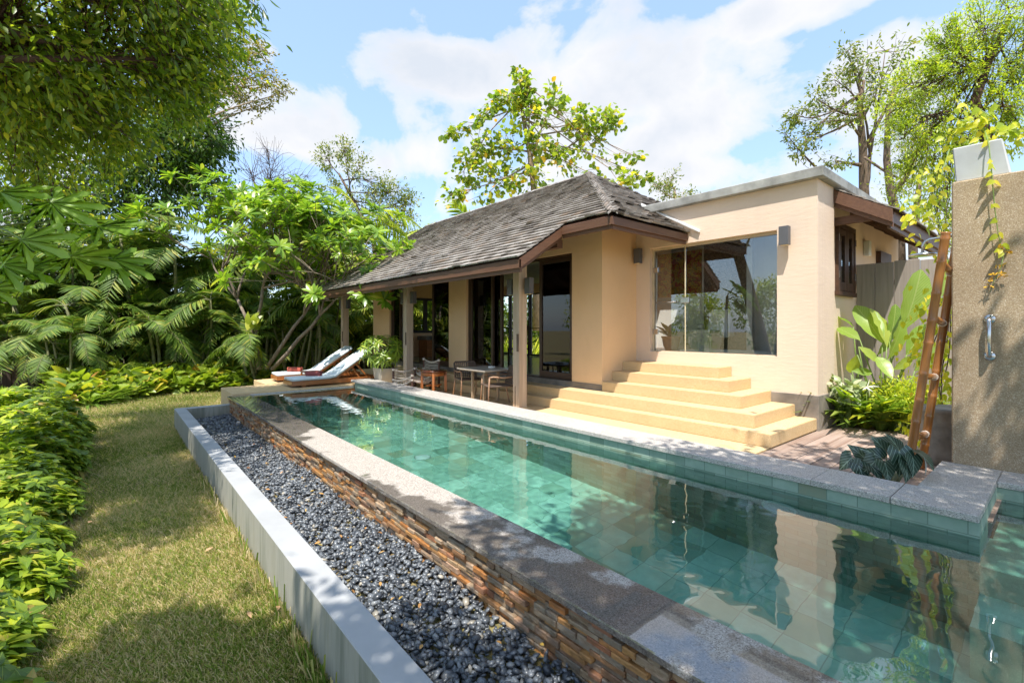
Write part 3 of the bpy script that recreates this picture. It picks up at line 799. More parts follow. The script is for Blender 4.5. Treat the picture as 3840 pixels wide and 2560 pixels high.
# fascia, rakes, rafters
fa = MB(); ze = zr(YE) - .03
fa.box(XL - .02, XR + .02, YE - .005, YE + .03, ze - .13, ze); fa.box(XL, XR, YE + .031, YE + .07, ze - .19, ze - .05)
ze2 = zr(5.652) - .03
fa.box(XR, -4.40, 5.645, 5.68, ze2 - .11, ze2); fa.box(XR, -4.44, 5.681, 5.72, ze2 - .165, ze2 - .05)
obj('fascia', fa, M['fascia'], roof)
fa = MB()
fa.box(-4.435, -4.398, 5.644, YW - .003, ze2 - .11, ze2 + .001); fa.box(-4.475, -4.436, 5.70, YW - .003, ze2 - .165, ze2 - .05)
obj('side_fascia', fa, M['fasciay'], roof)
for xx, yt in ((XR, 5.69), (XL, YR)):
    s = 1 if xx == XR else -1; fa = MB()
    fa.hexa([(xx - .02, YE, ze - .14), (xx + .02, YE, ze - .14), (xx + .02, yt, zr(yt) - .17), (xx - .02, yt, zr(yt) - .17), (xx - .02, YE, ze + .01), (xx + .02, YE, ze + .01), (xx + .02, yt, zr(yt) - .02), (xx - .02, yt, zr(yt) - .02)])
    fa.hexa([(xx - .02 - s * .04, YE + .05, ze - .17), (xx + .02 - s * .04, YE + .05, ze - .17), (xx + .02 - s * .04, yt, zr(yt) - .23), (xx - .02 - s * .04, yt, zr(yt) - .23), (xx - .02 - s * .04, YE + .05, ze - .06), (xx + .02 - s * .04, YE + .05, ze - .06), (xx + .02 - s * .04, yt, zr(yt) - .1), (xx - .02 - s * .04, yt, zr(yt) - .1)])
    obj('rake_board', fa, M['fasciay'], roof)
ra = MB(); x = XL + .35
while x < XR - .1:
    ra.bar((x, YE + .08, zr(YE + .08) - .14), (x, YV + .1, zr(YV + .1) - .14), .05, .12); x += .62
for yy in (5.3, 5.9, 6.4): ra.box(XL + .1, XR - .1, yy, yy + .05, zr(yy) - .085, zr(yy) - .075)
ra.box(-7.15, -6.55, 5.66, 5.80, zr(5.7) - .33, zr(5.7) - .20); ra.box(XL + .1, XR - .1, 5.66, 5.79, zr(5.66) - .34, zr(5.66) - .20)
obj('rafters', ra, M['fasciay'], roof)
fl_ = MB()
fl_.hexa([(-4.17, YW - .05, 3.13), (-4.17, YW - .003, 3.13), (-5.36, YW - .003, 3.83), (-5.36, YW - .05, 3.83), (-4.17, YW - .05, 3.155), (-4.17, YW - .003, 3.175), (-5.36, YW - .003, 3.875), (-5.36, YW - .05, 3.855)])
obj('flashing', fl_, plain('white_mortar', (.62, .62, .62), .8, var=.2), roof)
# posts
for xx in (-6.57, -10.88, -15.18):
    p = MB(); p.box(xx - .09, xx + .09, 5.625, 5.82, .013, zr(5.7) - .33)
    o = obj('post', p, M['post'], villa, bevel=.008)
    obj('crack', MB().box(xx - .022, xx - .012, 5.618, 5.63, .05, .42), M['bark'], o); obj('mortise', MB().box(xx + .03, xx + .085, 5.614, 5.63, 1.05, 1.37), M['bark'], o)
    q = MB(); q.box(xx - .11, xx + .11, 5.605, 5.84, .0105, .03); obj('post_base', q, M['terrace'], o)

# right-hand lean-to roof with rafters over the shuttered window
lt = MB(); y0, y1 = 8.5, 13.0; xa, za, xb, zb = -2.40, 3.62, -1.66, 3.185
lt.hexa([(xa, y0, za - .03), (xb, y0, zb - .03), (xb, y1, zb - .03), (xa, y1, za - .03), (xa, y0, za), (xb, y0, zb), (xb, y1, zb), (xa, y1, za)])
le = obj('lean_to_roof', lt, M['darkwood'], villa)
q = MB()
for k in range(6):
    t0, t1 = k / 6, (k + 1.25) / 6; y = y0 - .03
    while y < y1:
        w = rs.uniform(.14, .24); P = lambda t, yy, h: (xa + (xb + .04 - xa) * t, yy, za + (zb - .03 - za) * t + h)
        q.hexa([P(t1, y, .015), P(t1, y + w, .015), P(t0, y + w, .004), P(t0, y, .004), P(t1, y, .035), P(t1, y + w, .035), P(t0, y + w, .012), P(t0, y, .012)]); y += w + .004
obj('shingles', q, M['shingle'], le)
q = MB()
for yy, h0, h1 in ((y0 - .035, -.20, -.01), (y0 + .002, -.27, -.08)):
    q.hexa([(xa, yy, za + h0), (xb, yy, zb + h0), (xb, yy + .035, zb + h0), (xa, yy + .035, za + h0), (xa, yy, za + h1), (xb, yy, zb + h1), (xb, yy + .035, zb + h1), (xa, yy + .035, za + h1)])
q.box(xb - .035, xb + .0, y0 + .04, y1, zb - .20, zb - .02); q.box(xb - .075, xb - .036, y0 + .04, y1, zb - .27, zb - .08)
y = 9.6
while y < y1: q.bar((xa - .04, y, za - .17), (xb - .08, y, zb - .19), .07, .14); y += .75
obj('fascia', q, M['fasciay'], le)
q = MB(); q.box(-2.45, -1.95, 8.62, 8.70, 3.08, 3.20); obj('beam', q, M['fascia'], le)
# shuttered side window
q = MB(); xs_ = -2.448
q.box(xs_, xs_ + .05, 8.78, 8.85, 2.07, 3.16); q.box(xs_, xs_ + .05, 9.63, 9.70, 2.07, 3.16); q.box(xs_, xs_ + .05, 8.85, 9.63, 3.08, 3.159); q.box(xs_, xs_ + .06, 8.76, 9.72, 2.0, 2.07)
sw = obj('shuttered_window', q, M['darkwood'], villa)
for a in (8.86, 9.25):
    q = MB(); q.box(xs_ + .01, xs_ + .04, a, a + .09, 2.08, 3.075); q.box(xs_ + .01, xs_ + .04, a + .28, a + .37, 2.08, 3.075); q.box(xs_ + .01, xs_ + .04, a + .09, a + .28, 2.98, 3.07); q.box(xs_ + .01, xs_ + .04, a + .09, a + .28, 2.081, 2.22)
    s_ = obj('shutter', q, M['darkwood'], sw)
    q = MB(); q.box(xs_ + .015, xs_ + .02, a + .09, a + .28, 2.22, 2.98); o = obj('pane', q, M['doorglass'], sw)
q = MB()
for yy in (8.80, 9.64):
    for zz in (2.28, 2.86): obj('hinge', MB().box(xs_ + .05, xs_ + .06, yy, yy + .05, zz, zz + .11), M['steel'], sw)
q = MB(); q.box(-2.449, -2.37, 11.2, 12.0, .4, 2.95); obj('back_door', q, M['darkwood'], villa)
tag(obj('junction_box', MB().box(-2.449, -2.36, 10.35, 10.5, 2.78, 3.05), M['plastic'], bevel=.01), 'small white box fixed to the side wall under the lean-to rafters', 'box')

# steps
mb = MB(); rise = [(.012, .1747, -13.0, -2.389, 6.144), (.175, .3447, -13.0, -2.674, 6.37), (.345, .5167, -5.478, -3.008, 6.72), (.517, .6837, -5.478, -3.315, 7.018), (.684, .8476, -5.478, -3.622, 7.337)]
st = thing('steps', 'pyramid of yellow pebble washed steps climbing to the bathroom glass door', 'steps', (-4, 6.9, .01))
for k, (z0, z1, x0, x1, y0_) in enumerate(rise): obj('step', MB().box(x0, x1, y0_, YW - .004 - .0005 * k, z0, z1), M['terrace'], st, bevel=.006, seg=2)

# wall lamps
def lamp(label, c, face, s=1.0):
    """box lamp standing off along `face` ('x+','x-','y-')"""
    t = thing('wall_lamp', label, 'wall lamp', c, 'box lamps on walls and posts')
    q = MB(); w, d, h = .066 * s, .05 * s, .14 * s; x, y, z = c
    o = {'y-': (0, -.12, 0), 'x+': (.13, 0, 0), 'x-': (-.13, 0, 0)}[face]
    X, Y = x + o[0], y + o[1]
    v0 = len(q.v); q.box(X - w, X + w, Y - d, Y + d, z - h, z + h); obj('lamp_shade', q, M['lampgrey'], t, bevel=.004)
    q = MB(); q.box(min(x, X), max(x, X) + .012, min(y, Y), max(y, Y) + .012, z - .03, z + .03) if face != 'y-' else q.box(x - .02, x + .02, Y, y, z - .035, z + .035)
    obj('bracket', q, M['black'], t)
    q = MB(); q.box(X - w * .8, X + w * .8, Y - d * .8, Y + d * .8, z - h - .003, z - h + .0005); obj('lamp_glass', q, plain('lamp_glass', (.75, .6, .35), .3), t)
lamp('grey box lamp on the sunlit bathroom wall right of the big window', (-2.78, YW, 2.853), 'y-')
lamp('dark box lamp in the shaded corner left of the bathroom window', (-5.36, YW, 2.85), 'y-')
for xx, nm in ((-6.57, 'nearest weathered post'), (-10.88, 'middle weathered post'), (-15.18, 'farthest weathered post')):
    lamp('box lamp on the pool facing left side of the ' + nm, (xx - .09, 5.70, 2.24), 'x-', 1.05)
    lamp('box lamp on the house facing right side of the ' + nm, (xx + .09, 5.75, 2.24), 'x+', 1.05)

# things inside the rooms
tag(obj('painting', MB().box(-5.90, -4.90, 9.165, 9.198, 2.14, 3.08), M['painting']), 'colourful red green and yellow abstract painting on the bathroom wall', 'painting')
wc = thing('toilet', 'white angular toilet with tall tank behind the bathroom glass', 'toilet', (-4.55, 8.85, 1.036))
def taper(q, x0, x1, y0, y1, z0, a0, a1, b0, b1, z1): q.hexa([(x0, y0, z0), (x1, y0, z0), (x1, y1, z0), (x0, y1, z0), (a0, b0, z1), (a1, b0, z1), (a1, b1, z1), (a0, b1, z1)])
q = MB(); taper(q, -4.82, -4.42, 8.62, 9.0, 1.037, -4.93, -4.36, 8.50, 9.05, 1.40); obj('bowl', q, M['white'], wc, bevel=.03, seg=3)
q = MB(); q.box(-4.94, -4.36, 8.49, 9.05, 1.401, 1.44); obj('lid', q, M['white'], wc, bevel=.015, seg=2)
q = MB(); taper(q, -4.66, -4.20, 8.90, 9.13, 1.30, -4.60, -4.24, 8.95, 9.13, 1.83); obj('tank', q, M['white'], wc, bevel=.025, seg=3)
tub = MB(); tub.box(-4.7, -2.66, 8.0, 8.06, 1.036, 1.085); tub.box(-4.7, -2.66, 8.56, 8.62, 1.036, 1.085); tub.box(-4.7, -4.62, 8.06, 8.56, 1.036, 1.085); tub.box(-2.74, -2.66, 8.06, 8.56, 1.036, 1.085)
tag(obj('bathtub', tub, M['white'], bevel=.015, seg=2), 'rim of a white sunken bathtub along the bathroom window', 'bathtub')
sp = thing('potted_houseplant', 'leafy houseplant in a terracotta pot behind the glass door', 'potted plant', (-5.08, 8.35, 1.036))
q = MB(); q.lathe((-5.08, 8.35, 1.037), [(.10, 0), (.15, .10), (.17, .24), (.185, .25), (.185, .28), (.155, .28), (.14, .22)], 28); obj('pot', q, M['claypot'], sp)
r = np.random.default_rng(2); n = 26; th = r.uniform(0, 2 * PI, n); e = r.uniform(.5, 2.2, n)
ax = np.stack([np.cos(th), np.sin(th), e], -1)
leaf_mesh('foliage', leaf_tpl([.06, .12, .75, 1, .05], W=.30, fold=.1, droop=.3), np.tile([(-5.08, 8.35, 1.27)], (n, 1)), ax, np.stack([-np.cos(th) * .5, -np.sin(th) * .5, np.ones(n)], -1), r.uniform(.28, .46, n), leafmat('houseplant_leaf', [(0, (.05, .12, .02)), (.6, (.12, .22, .05)), (1, (.30, .38, .14))]), sp)
stl = thing('stool', 'small dark wooden stool with a white towel rail beside the potted houseplant', 'stool', (-4.82, 8.75, 1.036))
q = MB(); q.box(-4.98, -4.66, 8.6, 8.9, 1.40, 1.44); obj('seat', q, M['darkwood'], stl)
for a in (-4.97, -4.71):
    for b in (8.61, 8.85): obj('leg', MB().box(a, a + .04, b, b + .04, 1.036, 1.40), M['darkwood'], stl)
obj('stretcher', MB().box(-4.93, -4.71, 8.62, 8.64, 1.15, 1.18), M['darkwood'], stl)
q = MB(); q.tube([(-4.72, 8.70, 1.50), (-4.60, 8.70, 1.50)], .05, 14); tag(obj('rolled_towel', q, M['white']), 'small white rolled towel on the dark bathroom stool', 'towel')
ch = thing('dining_chair', 'dark slat back dining chair seen through the open sliding door', 'chair', (-10.3, 9.0, .471))
q = MB()
x0, yy = -10.55, 8.72
obj('seat', MB().box(x0, x0 + .45, yy, yy + .45, .86, .90), M['darkwood'], ch)
for a in (0, .41):
    obj('leg', MB().box(x0 + a, x0 + a + .04, yy, yy + .04, .471, .86), M['darkwood'], ch); obj('leg', MB().box(x0 + a, x0 + a + .04, yy + .41, yy + .45, .471, 1.55), M['darkwood'], ch)
q = MB(); q.box(x0 + .041, x0 + .409, yy + .415, yy + .44, 1.42, 1.54); q.box(x0 + .041, x0 + .409, yy + .415, yy + .44, 1.0, 1.06)
for k in range(4): q.box(x0 + .07 + k * .085, x0 + .115 + k * .085, yy + .418, yy + .436, 1.06, 1.42)
obj('backrest', q, M['darkwood'], ch)
bd = thing('bed', 'low bed with a pale mattress behind the right sliding door', 'bed', (-8.0, 9.5, .471))
obj('bed_base', MB().box(-8.9, -6.9, 8.9, 10.6, .471, .72), M['darkwood'], bd, bevel=.02); obj('mattress', MB().box(-8.85, -6.95, 8.95, 10.55, .721, .95), M['cushion'], bd, bevel=.05, seg=3)
ct_ = thing('counter', 'wooden cabinet with a grey counter top inside the far sliding door', 'counter', (-14.6, 9.0, .471))
obj('cabinet', MB().box(-15.0, -14.4, 8.3, 10.6, .471, 1.06), M['teak'], ct_); obj('counter_top', MB().box(-15.0, -14.36, 8.25, 10.65, 1.061, 1.20), M['plinth'], ct_)
# ------------------------------------------------------------------ loungers
def lounger(label):
    t = thing('sun_lounger', label, 'sun lounger', (0, 0, 0), 'teak sun loungers on the pool end deck')
    W, L, HY = .34, 2.25, 1.02
    q = MB()
    for s in (-1, 1): q.box(s * W - .022, s * W + .022, 0, L, .05, .155)
    q.box(-W + .023, W - .023, 0, .045, .051, .154); q.box(-W + .023, W - .023, L - .045, L, .051, .154)
    for k in range(9): q.box(-W + .023, W - .023, .10 + k * .1, .17 + k * .1, .135, .152)
    obj('frame', q, M['teak'], t, bevel=.004)
    for s in (-1, 1):
        for y in (.25, L - .3): obj('leg', MB().box(s * (W - .06) - .03, s * (W - .06) + .03, y, y + .08, 0, .05), M['teak'], t)
    top = (2.0, .80); a = math.atan2(top[1] - .16, top[0] - HY)
    q = MB()
    for s in (-1, 1): q.bar((s * (W - .05), HY, .14), (s * (W - .05), top[0], top[1] - .02), .035, .06)
    for k in range(8):
        f = (k + .5) / 8; y, z = HY + f * (top[0] - HY), .15 + f * (top[1] - .17); q.bar((-W + .07, y, z), (W - .07, y, z), .06, .016, (0, -math.sin(a), math.cos(a)))
    obj('backrest', q, M['teak'], t)
    for s in (-1, 1):
        obj('prop', MB().bar((s * .25, 1.62, .50), (s * .25, 1.95, .13), .03, .04), M['teak'], t); obj('prop', MB().bar((s * .25, 1.50, .42), (s * .25, 1.72, .13), .022, .03), M['teak'], t)
    # cushion: one bent pad
    path = [(0.02, .19), (.30, .192), (.65, .192), (HY - .12, .195), (HY + .03, .225), (HY + .25, .37), (HY + .62, .615), (top[0] + .02, top[1] + .055)]
    q = MB(); n = len(path); V = []
    for i, (y, z) in enumerate(path):
        y0, z0 = path[max(i - 1, 0)]; y1, z1 = path[min(i + 1, n - 1)]; l = math.hypot(y1 - y0, z1 - z0); ny, nz = -(z1 - z0) / l, (y1 - y0) / l
        for x, h in ((-W, -.03), (-W, .02), (-W + .03, .036), (0, .040), (W - .03, .036), (W, .02), (W, -.03)): V.append((x, y + ny * h, z + nz * h))
    F = []
    for i in range(n - 1):
        for k in range(6): F.append((i * 7 + k, (i + 1) * 7 + k, (i + 1) * 7 + k + 1, i * 7 + k + 1))
        F.append((i * 7 + 6, (i + 1) * 7 + 6, (i + 1) * 7, i * 7))
    F += [tuple(range(7)), tuple(reversed(range((n - 1) * 7, n * 7)))]
    q.add(V, F, True); c = obj('cushion', q, M['cushion'], t)
    q = MB()
    for i in range(1, n):
        y, z = path[i]; q.tube([(-W + .02, y - .02, z + .036), (0, y - .02, z + .043), (W - .02, y - .02, z + .036)], .006, 5)
    obj('seams', q, M['cushion'], c)
    return t
lA = lounger('sun lounger with white cushion nearest the pool edge, maroon towel on it')
lB = copy_tree(lA); lB['label'] = 'sun lounger with white cushion beside the leafy bed, orange red towel on it'
lA.location = (-12.40, 3.26, .036); lA.rotation_euler.z = R(1.0)
lB.location = (-13.95, 3.32, .036); lB.rotation_euler.z = R(-1.5)
def towel(label, c, m, ax):
    q = MB(); a = np.array((ax[0], ax[1], 0.)); a /= np.linalg.norm(a); c = np.array(c); s = np.array((-a[1], a[0], 0)); L = .19
    pts = []
    turns = 2.6; n = 60
    for i in range(n + 1):
        th = turns * 2 * PI * i / n; r = .012 + .058 * i / n; pts.append((r * math.cos(th), r * math.sin(th) * .92))
    pts.append((pts[-1][0] + .02, pts[-1][1] - .06))
    V = []; e = [-L, -L * .96, L * .96, L]
    for k, l in enumerate(e):
        for (u, w) in pts:
            V.append(c + a * (l + .008 * math.sin(u * 60)) + s * u + np.array((0, 0, w * 1.0)))
    m_ = len(pts); F = [(k * m_ + i, k * m_ + i + 1, (k + 1) * m_ + i + 1, (k + 1) * m_ + i) for k in range(3) for i in range(m_ - 1)]
    q.add(V, F, True); o = obj('rolled_towel', q, m)
    md = o.modifiers.new('thick', 'SOLIDIFY'); md.thickness = .016; md.offset = 0
    tag(o, label, 'towel', 'rolled towels on the loungers'); return o
towel('maroon rolled towel on the lounger nearest the pool edge', (-12.38, 3.88, .33), M['towel2'], (.70, .71))
towel('orange red rolled towel on the lounger beside the leafy bed', (-13.95, 3.86, .33), M['towel'], (.70, .71))
t = thing('side_table', 'low slatted wooden side table between the two loungers', 'side table', (-13.15, 4.05, .036))
q = MB()
for k in range(5): q.box(-13.38 + k * .095, -13.295 + k * .095, 3.82, 4.28, .30, .325)
obj('table_top', q, M['darkwood'], t, bevel=.004)
for a in (-13.36, -12.97):
    for b in (3.84, 4.22): obj('leg', MB().bar((a, b, .036), (a + .03, b + .02, .30), .04, .04), M['teak'], t)

# ------------------------------------------------------------------ square table, wicker chairs, ash tray
TC = (-7.68, 5.76)
t = thing('square_table', 'square beige topped table on slim metal legs on the terrace', 'table', (TC[0], TC[1], .012))
q = MB(); q.box(TC[0] - .48, TC[0] + .48, TC[1] - .37, TC[1] + .37, .640, .665); obj('table_top', q, M['stonetop'], t, bevel=.004)
q = MB(); q.box(TC[0] - .44, TC[0] + .44, TC[1] - .33, TC[1] + .33, .618, .639); obj('table_frame', q, M['beigemetal'], t)
for a in (-.2, .2):
    for b in (-.17, .17): obj('leg', MB().box(TC[0] + a - .022, TC[0] + a + .022, TC[1] + b - .022, TC[1] + b + .022, .012, .617), M['beigemetal'], t)
q = MB(); q.lathe((-7.60, 5.86, .6655), [(.055, 0), (.075, .012), (.078, .03), (.06, .042), (.03, .038), (.012, .03)], 24)
tag(obj('ashtray', q, M['white']), 'round white ash tray on the square beige table', 'ash tray')
def wicker_chair(label, loc, face):
    t = thing('wicker_armchair', label, 'chair', (0, 0, 0), 'brown wicker armchairs at the square table')
    w = .24
    q = MB()
    n = 16
    for i in range(n): q.box(-w + .02, w - .02, -.24 + i * .03, -.222 + i * .03, .382, .396)
    for i in range(13): q.box(-w + .02 + i * .035, -w + .036 + i * .035, -.24, .24, .379, .392)
    q.tube([(-w, .24, .385), (-w, -.24, .385), (w, -.24, .385), (w, .24, .385), (-w, .24, .385)], .014, 8)
    obj('seat', q, M['wicker'], t)
    q = MB(); zb0, zb1 = .40, .73
    P = lambda x, s: (x, -.24 - .09 * s, zb0 + (zb1 - zb0) * s)
    for i in range(11): x = -w + .02 + i * (2 * w - .04) / 10; q.bar(P(x, 0), P(x, 1), .018, .010, (0, 1, 0))
    for i in range(9): s = (i + .5) / 9; a = P(-w, s); b = P(w, s); q.bar((a[0], a[1] + .004, a[2]), (b[0], b[1] + .004, b[2]), .012, .018)
    q.tube([P(-w, 0), P(-w, .92), P(-w + .03, 1), P(w - .03, 1), P(w, .92), P(w, 0)], .016, 8)
    obj('backrest', q, M['wicker'], t)
    for s in (-1, 1):
        q = MB(); q.tube([(s * (w + .015), -.28, .56), (s * (w + .02), -.05, .545), (s * (w + .02), .16, .565), (s * (w + .015), .235, .55)], [.012, .014, .015, .013], 8); obj('armrest', q, M['armwood'], t)
        q = MB(); q.tube([(s * (w + .012), .225, .56), (s * (w + .005), .235, .38), (s * (w + .03), .26, 0)], [.014, .014, .011], 8); obj('leg', q, M['armwood'], t)
        q = MB(); q.tube([(s * w, -.25, .42), (s * (w + .005), -.27, .25), (s * (w + .02), -.33, 0)], [.014, .014, .011], 8); obj('leg', q, M['armwood'], t)
    t.location = loc; t.rotation_euler.z = math.atan2(face[1], face[0]) - PI / 2
    return t
wicker_chair('wicker armchair left of the square table with its back towards the house column', (-8.30, 5.80, .012), (.85, -.25))
wicker_chair('wicker armchair half hidden behind the nearest weathered post', (-7.06, 5.58, .012), (-.35, -.9))

# ------------------------------------------------------------------ rope chairs and round table
def rope_chair(label, loc, face, hb, hf, w=.30, d=.62):
    t = thing('rope_armchair', label, 'chair', (0, 0, 0), 'low rope strung armchairs')
    posts = {'bl': (-w, -d / 2, hb), 'br': (w, -d / 2, hb), 'fl': (-w, d / 2, hf), 'fr': (w, d / 2, hf)}
    for k, (x, y, h) in posts.items():
        q = MB(); q.lathe((x, y, 0), [(.022, 0), (.026, .05), (.026, h - .02), (.022, h)], 12); obj('leg', q, M['stickwood'], t)
    def sag(a, b, s, rad, q, n=8):
        a = np.array(a); b = np.array(b); q.tube([a + (b - a) * u + np.array((0, 0, -4 * s * u * (1 - u))) for u in np.linspace(0, 1, n)], rad, 7)
    q = MB(); zt = hb - .05
    sag((-w, -d / 2, zt), (w, -d / 2, zt), .06, .017, q); sag((-w, -d / 2, zt - .24), (w, -d / 2, zt - .24), .05, .015, q)
    for k in range(5): sag((-w, -d / 2, zt - .06 - k * .035), (w, -d / 2, zt - .06 - k * .035), .03 + .008 * (k % 2), .006, q)
    for k in range(7): x = -w + .05 + k * (2 * w - .1) / 6
    obj('back_ropes', q, M['rope'], t)
    for s in (-1, 1):
        q = MB(); sag((s * w, -d / 2, zt - .24), (s * w, d / 2, hf - .04), .06, .016, q); sag((s * w, -d / 2, zt - .30), (s * w, d / 2, hf - .12), .09, .014, q)
        for k in range(4): sag((s * w, -d / 2, zt - .25 - k * .015), (s * w, d / 2, hf - .06 - k * .025), .05 + .02 * k, .005, q)
        obj('arm_ropes', q, M['rope'], t)
    q = MB(); zs = hf - .14
    for k in range(13):
        y = -d / 2 + .03 + k * (d - .06) / 12; sag((-w, y, zs), (w, y, zs), .07, .007, q)
    sag((-w, d / 2, zs), (w, d / 2, zs), .08, .018, q); sag((-w, -d / 2, zs), (w, -d / 2, zs), .05, .015, q)
    obj('seat_ropes', q, M['rope'], t)
    q = MB()
    for x, y, h in posts.values():
        for zz in ((h - .05, h - .29) if h == hb else (h - .04, h - .14)): q.lathe((x, y, zz - .025), [(.03, 0), (.034, .01), (.034, .04), (.03, .05)], 10)
    obj('rope_binding', q, M['rope'], t)
    t.location = loc; t.rotation_euler.z = math.atan2(face[1], face[0]) - PI / 2
    return t
rope_chair('cream rope armchair nearest the pool edge, in front of the cream planter', (-10.17, 5.49, .012), (1, 0), .50, .42, .29, .95)
rope_chair('greyish rope armchair behind the round wooden table', (-10.40, 5.985, .012), (.05, -1), .72, .50, .34, .25)
RT = (-9.42, 5.60)
t = thing('round_table', 'round varnished wooden coffee table between the rope armchairs', 'table', (RT[0], RT[1], .012))
q = MB(); q.lathe((RT[0], RT[1], .485), [(.29, 0), (.31, .008), (.31, .028), (.30, .035)], 36); obj('table_top', q, wood('dark_table_top', (.10, .028, .012), (.17, .05, .02), 'x', 5, .25, .5), t)
q = MB(); q.lathe((RT[0], RT[1], .40), [(.26, 0), (.27, .0), (.27, .084), (.26, .0845)], 36); obj('apron', q, M['teakx'], t)
for k in range(4):
    a = PI / 4 + k * PI / 2 + .2; q = MB(); q.bar((RT[0] + .27 * math.cos(a), RT[1] + .27 * math.sin(a), .012), (RT[0] + .26 * math.cos(a), RT[1] + .26 * math.sin(a), .484), .05, .06, (math.cos(a), math.sin(a), 0)); obj('leg', q, M['teakx'], t)
q = MB(); q.box(RT[0] - .2, RT[0] + .2, RT[1] - .02, RT[1] + .02, .16, .19); q.box(RT[0] - .02, RT[0] + .02, RT[1] - .2, RT[1] + .2, .161, .191); obj('stretcher', q, M['teakx'], t)

# ------------------------------------------------------------------ right side: wall, planter, grab rail, shower, ladder, board fence
tag(obj('garden_wall', MB().box(-.778, 3.2, 6.319, 6.62, -.06, 2.912), M['washwall'], bevel=.012), 'tall tan exposed aggregate wall at the right edge', 'wall')
q = MB(); q.hexa([(-.752, 6.36, 2.913), (-.375, 6.36, 2.913), (-.375, 6.60, 2.913), (-.752, 6.60, 2.913), (-.775, 6.34, 3.25), (-.43, 6.34, 3.25), (-.43, 6.62, 3.25), (-.775, 6.62, 3.25)])
pb = thing('concrete_planter', 'pale grey concrete planter box on top of the tan wall', 'planter', (-.57, 6.48, 2.913))
obj('planter_box', q, plain('pale_planter', (.50, .52, .54), .8, var=.15, scale=3, bump=.15), pb, bevel=.01)
obj('soil', MB().box(-.75, -.45, 6.37, 6.59, 3.20, 3.252), M['soil'], pb)
t = thing('grab_rail', 'vertical steel grab rail screwed to the tan wall', 'grab rail', (-.511, 6.318, 1.39))
q = MB(); y = 6.318
q.tube([(-.511, y - .005, 1.565), (-.511, y - .045, 1.565), (-.511, y - .068, 1.545), (-.511, y - .068, 1.235), (-.511, y - .045, 1.215), (-.511, y - .005, 1.215)], .018, 14); obj('rail', q, M['steel'], t)
for z in (1.565, 1.215):
    q = MB(); q.lathe((0, 0, 0), [(.042, 0), (.042, .008), (.036, .014)], 24); q.xform(Matrix.Translation((-.511, y, z)) @ Matrix.Rotation(PI / 2, 4, 'X')); obj('flange', q, M['steel'], t)
t = thing('shower', 'chrome rain shower head on a bent arm behind the bamboo ladder', 'shower', (-.778, 6.55, 2.20))
hx = at_y(3460, 955, 6.55)
q = MB(); q.tube([(hx[0], 6.55, hx[2] + .02), (hx[0], 6.55, hx[2] + .09), (hx[0] + .02, 6.55, hx[2] + .135), (hx[0] + .06, 6.55, hx[2] + .155), (-.779, 6.55, hx[2] + .165)], .013, 12); obj('arm', q, M['steel'], t)
q = MB(); q.lathe((hx[0], 6.55, hx[2] - .012), [(.12, 0), (.123, .008), (.115, .018), (.03, .026), (.02, .04)], 32); obj('shower_head', q, M['steel'], t)
t = thing('bamboo_ladder', 'two varnished bamboo poles with rungs leaning beside the tan wall', 'ladder', (-1.05, 6.2, 0))
def bamboo(q, a, b, r):
    a = np.array(a, float); b = np.array(b, float); L = np.linalg.norm(b - a); pts = []; rad = []; s = 0; k = 0
    while s < L:
        e = min(s + .26 + .05 * math.sin(k * 2.1), L)
        for u, rr in ((s, 1.0), (s + .02, .95), (e - .025, .95), (e - .008, 1.08)): pts.append(a + (b - a) * min(u, L) / L); rad.append(r * rr)
        s = e; k += 1
    q.tube(pts, rad, 14)
pA0 = np.array((-1.068, 6.04, .012)); pA1 = at_y(3548, 868, 6.04)
pB0 = np.array((-1.035, 6.50, .012)); pB1 = at_y(3585, 925, 6.50)
for a, b in ((pA0, pA1), (pB0, pB1)):
    q = MB(); bamboo(q, a, b, .038); obj('pole', q, M['bamboo'], t)
for f in (.16, .42, .66, .88):
    q = MB(); a = pA0 + (pA1 - pA0) * f; b = pB0 + (pB1 - pB0) * f; q.tube([a, b + (b - a) * .05], .03, 12); obj('rung', q, M['bamboo'], t)
    q = MB(); d = (b - a) / np.linalg.norm(b - a); q.tube([b - d * .075, b - d * .04], .036, 12); obj('rope_tie', q, M['rope'], t)
q = MB(); x = -2.44; rs = random.Random(4)
while x < 2.5:
    w = rs.uniform(.24, .34); q.box(x, x + w - .008, 9.9 + rs.uniform(-.008, .008), 9.94, -.1, 2.58 + rs.uniform(-.02, .02)); x += w
fr = thing('board_fence', 'tall fence of wide grey weathered boards behind the paddle leaves', 'fence', (0, 9.95, -.1))
obj('boards', q, M['slat'], fr, bevel=.006)
q = MB()
for zz in (.3, 2.2): q.box(-2.44, 2.5, 9.945, 9.99, zz, zz + .08)
obj('rails', q, M['slat'], fr)

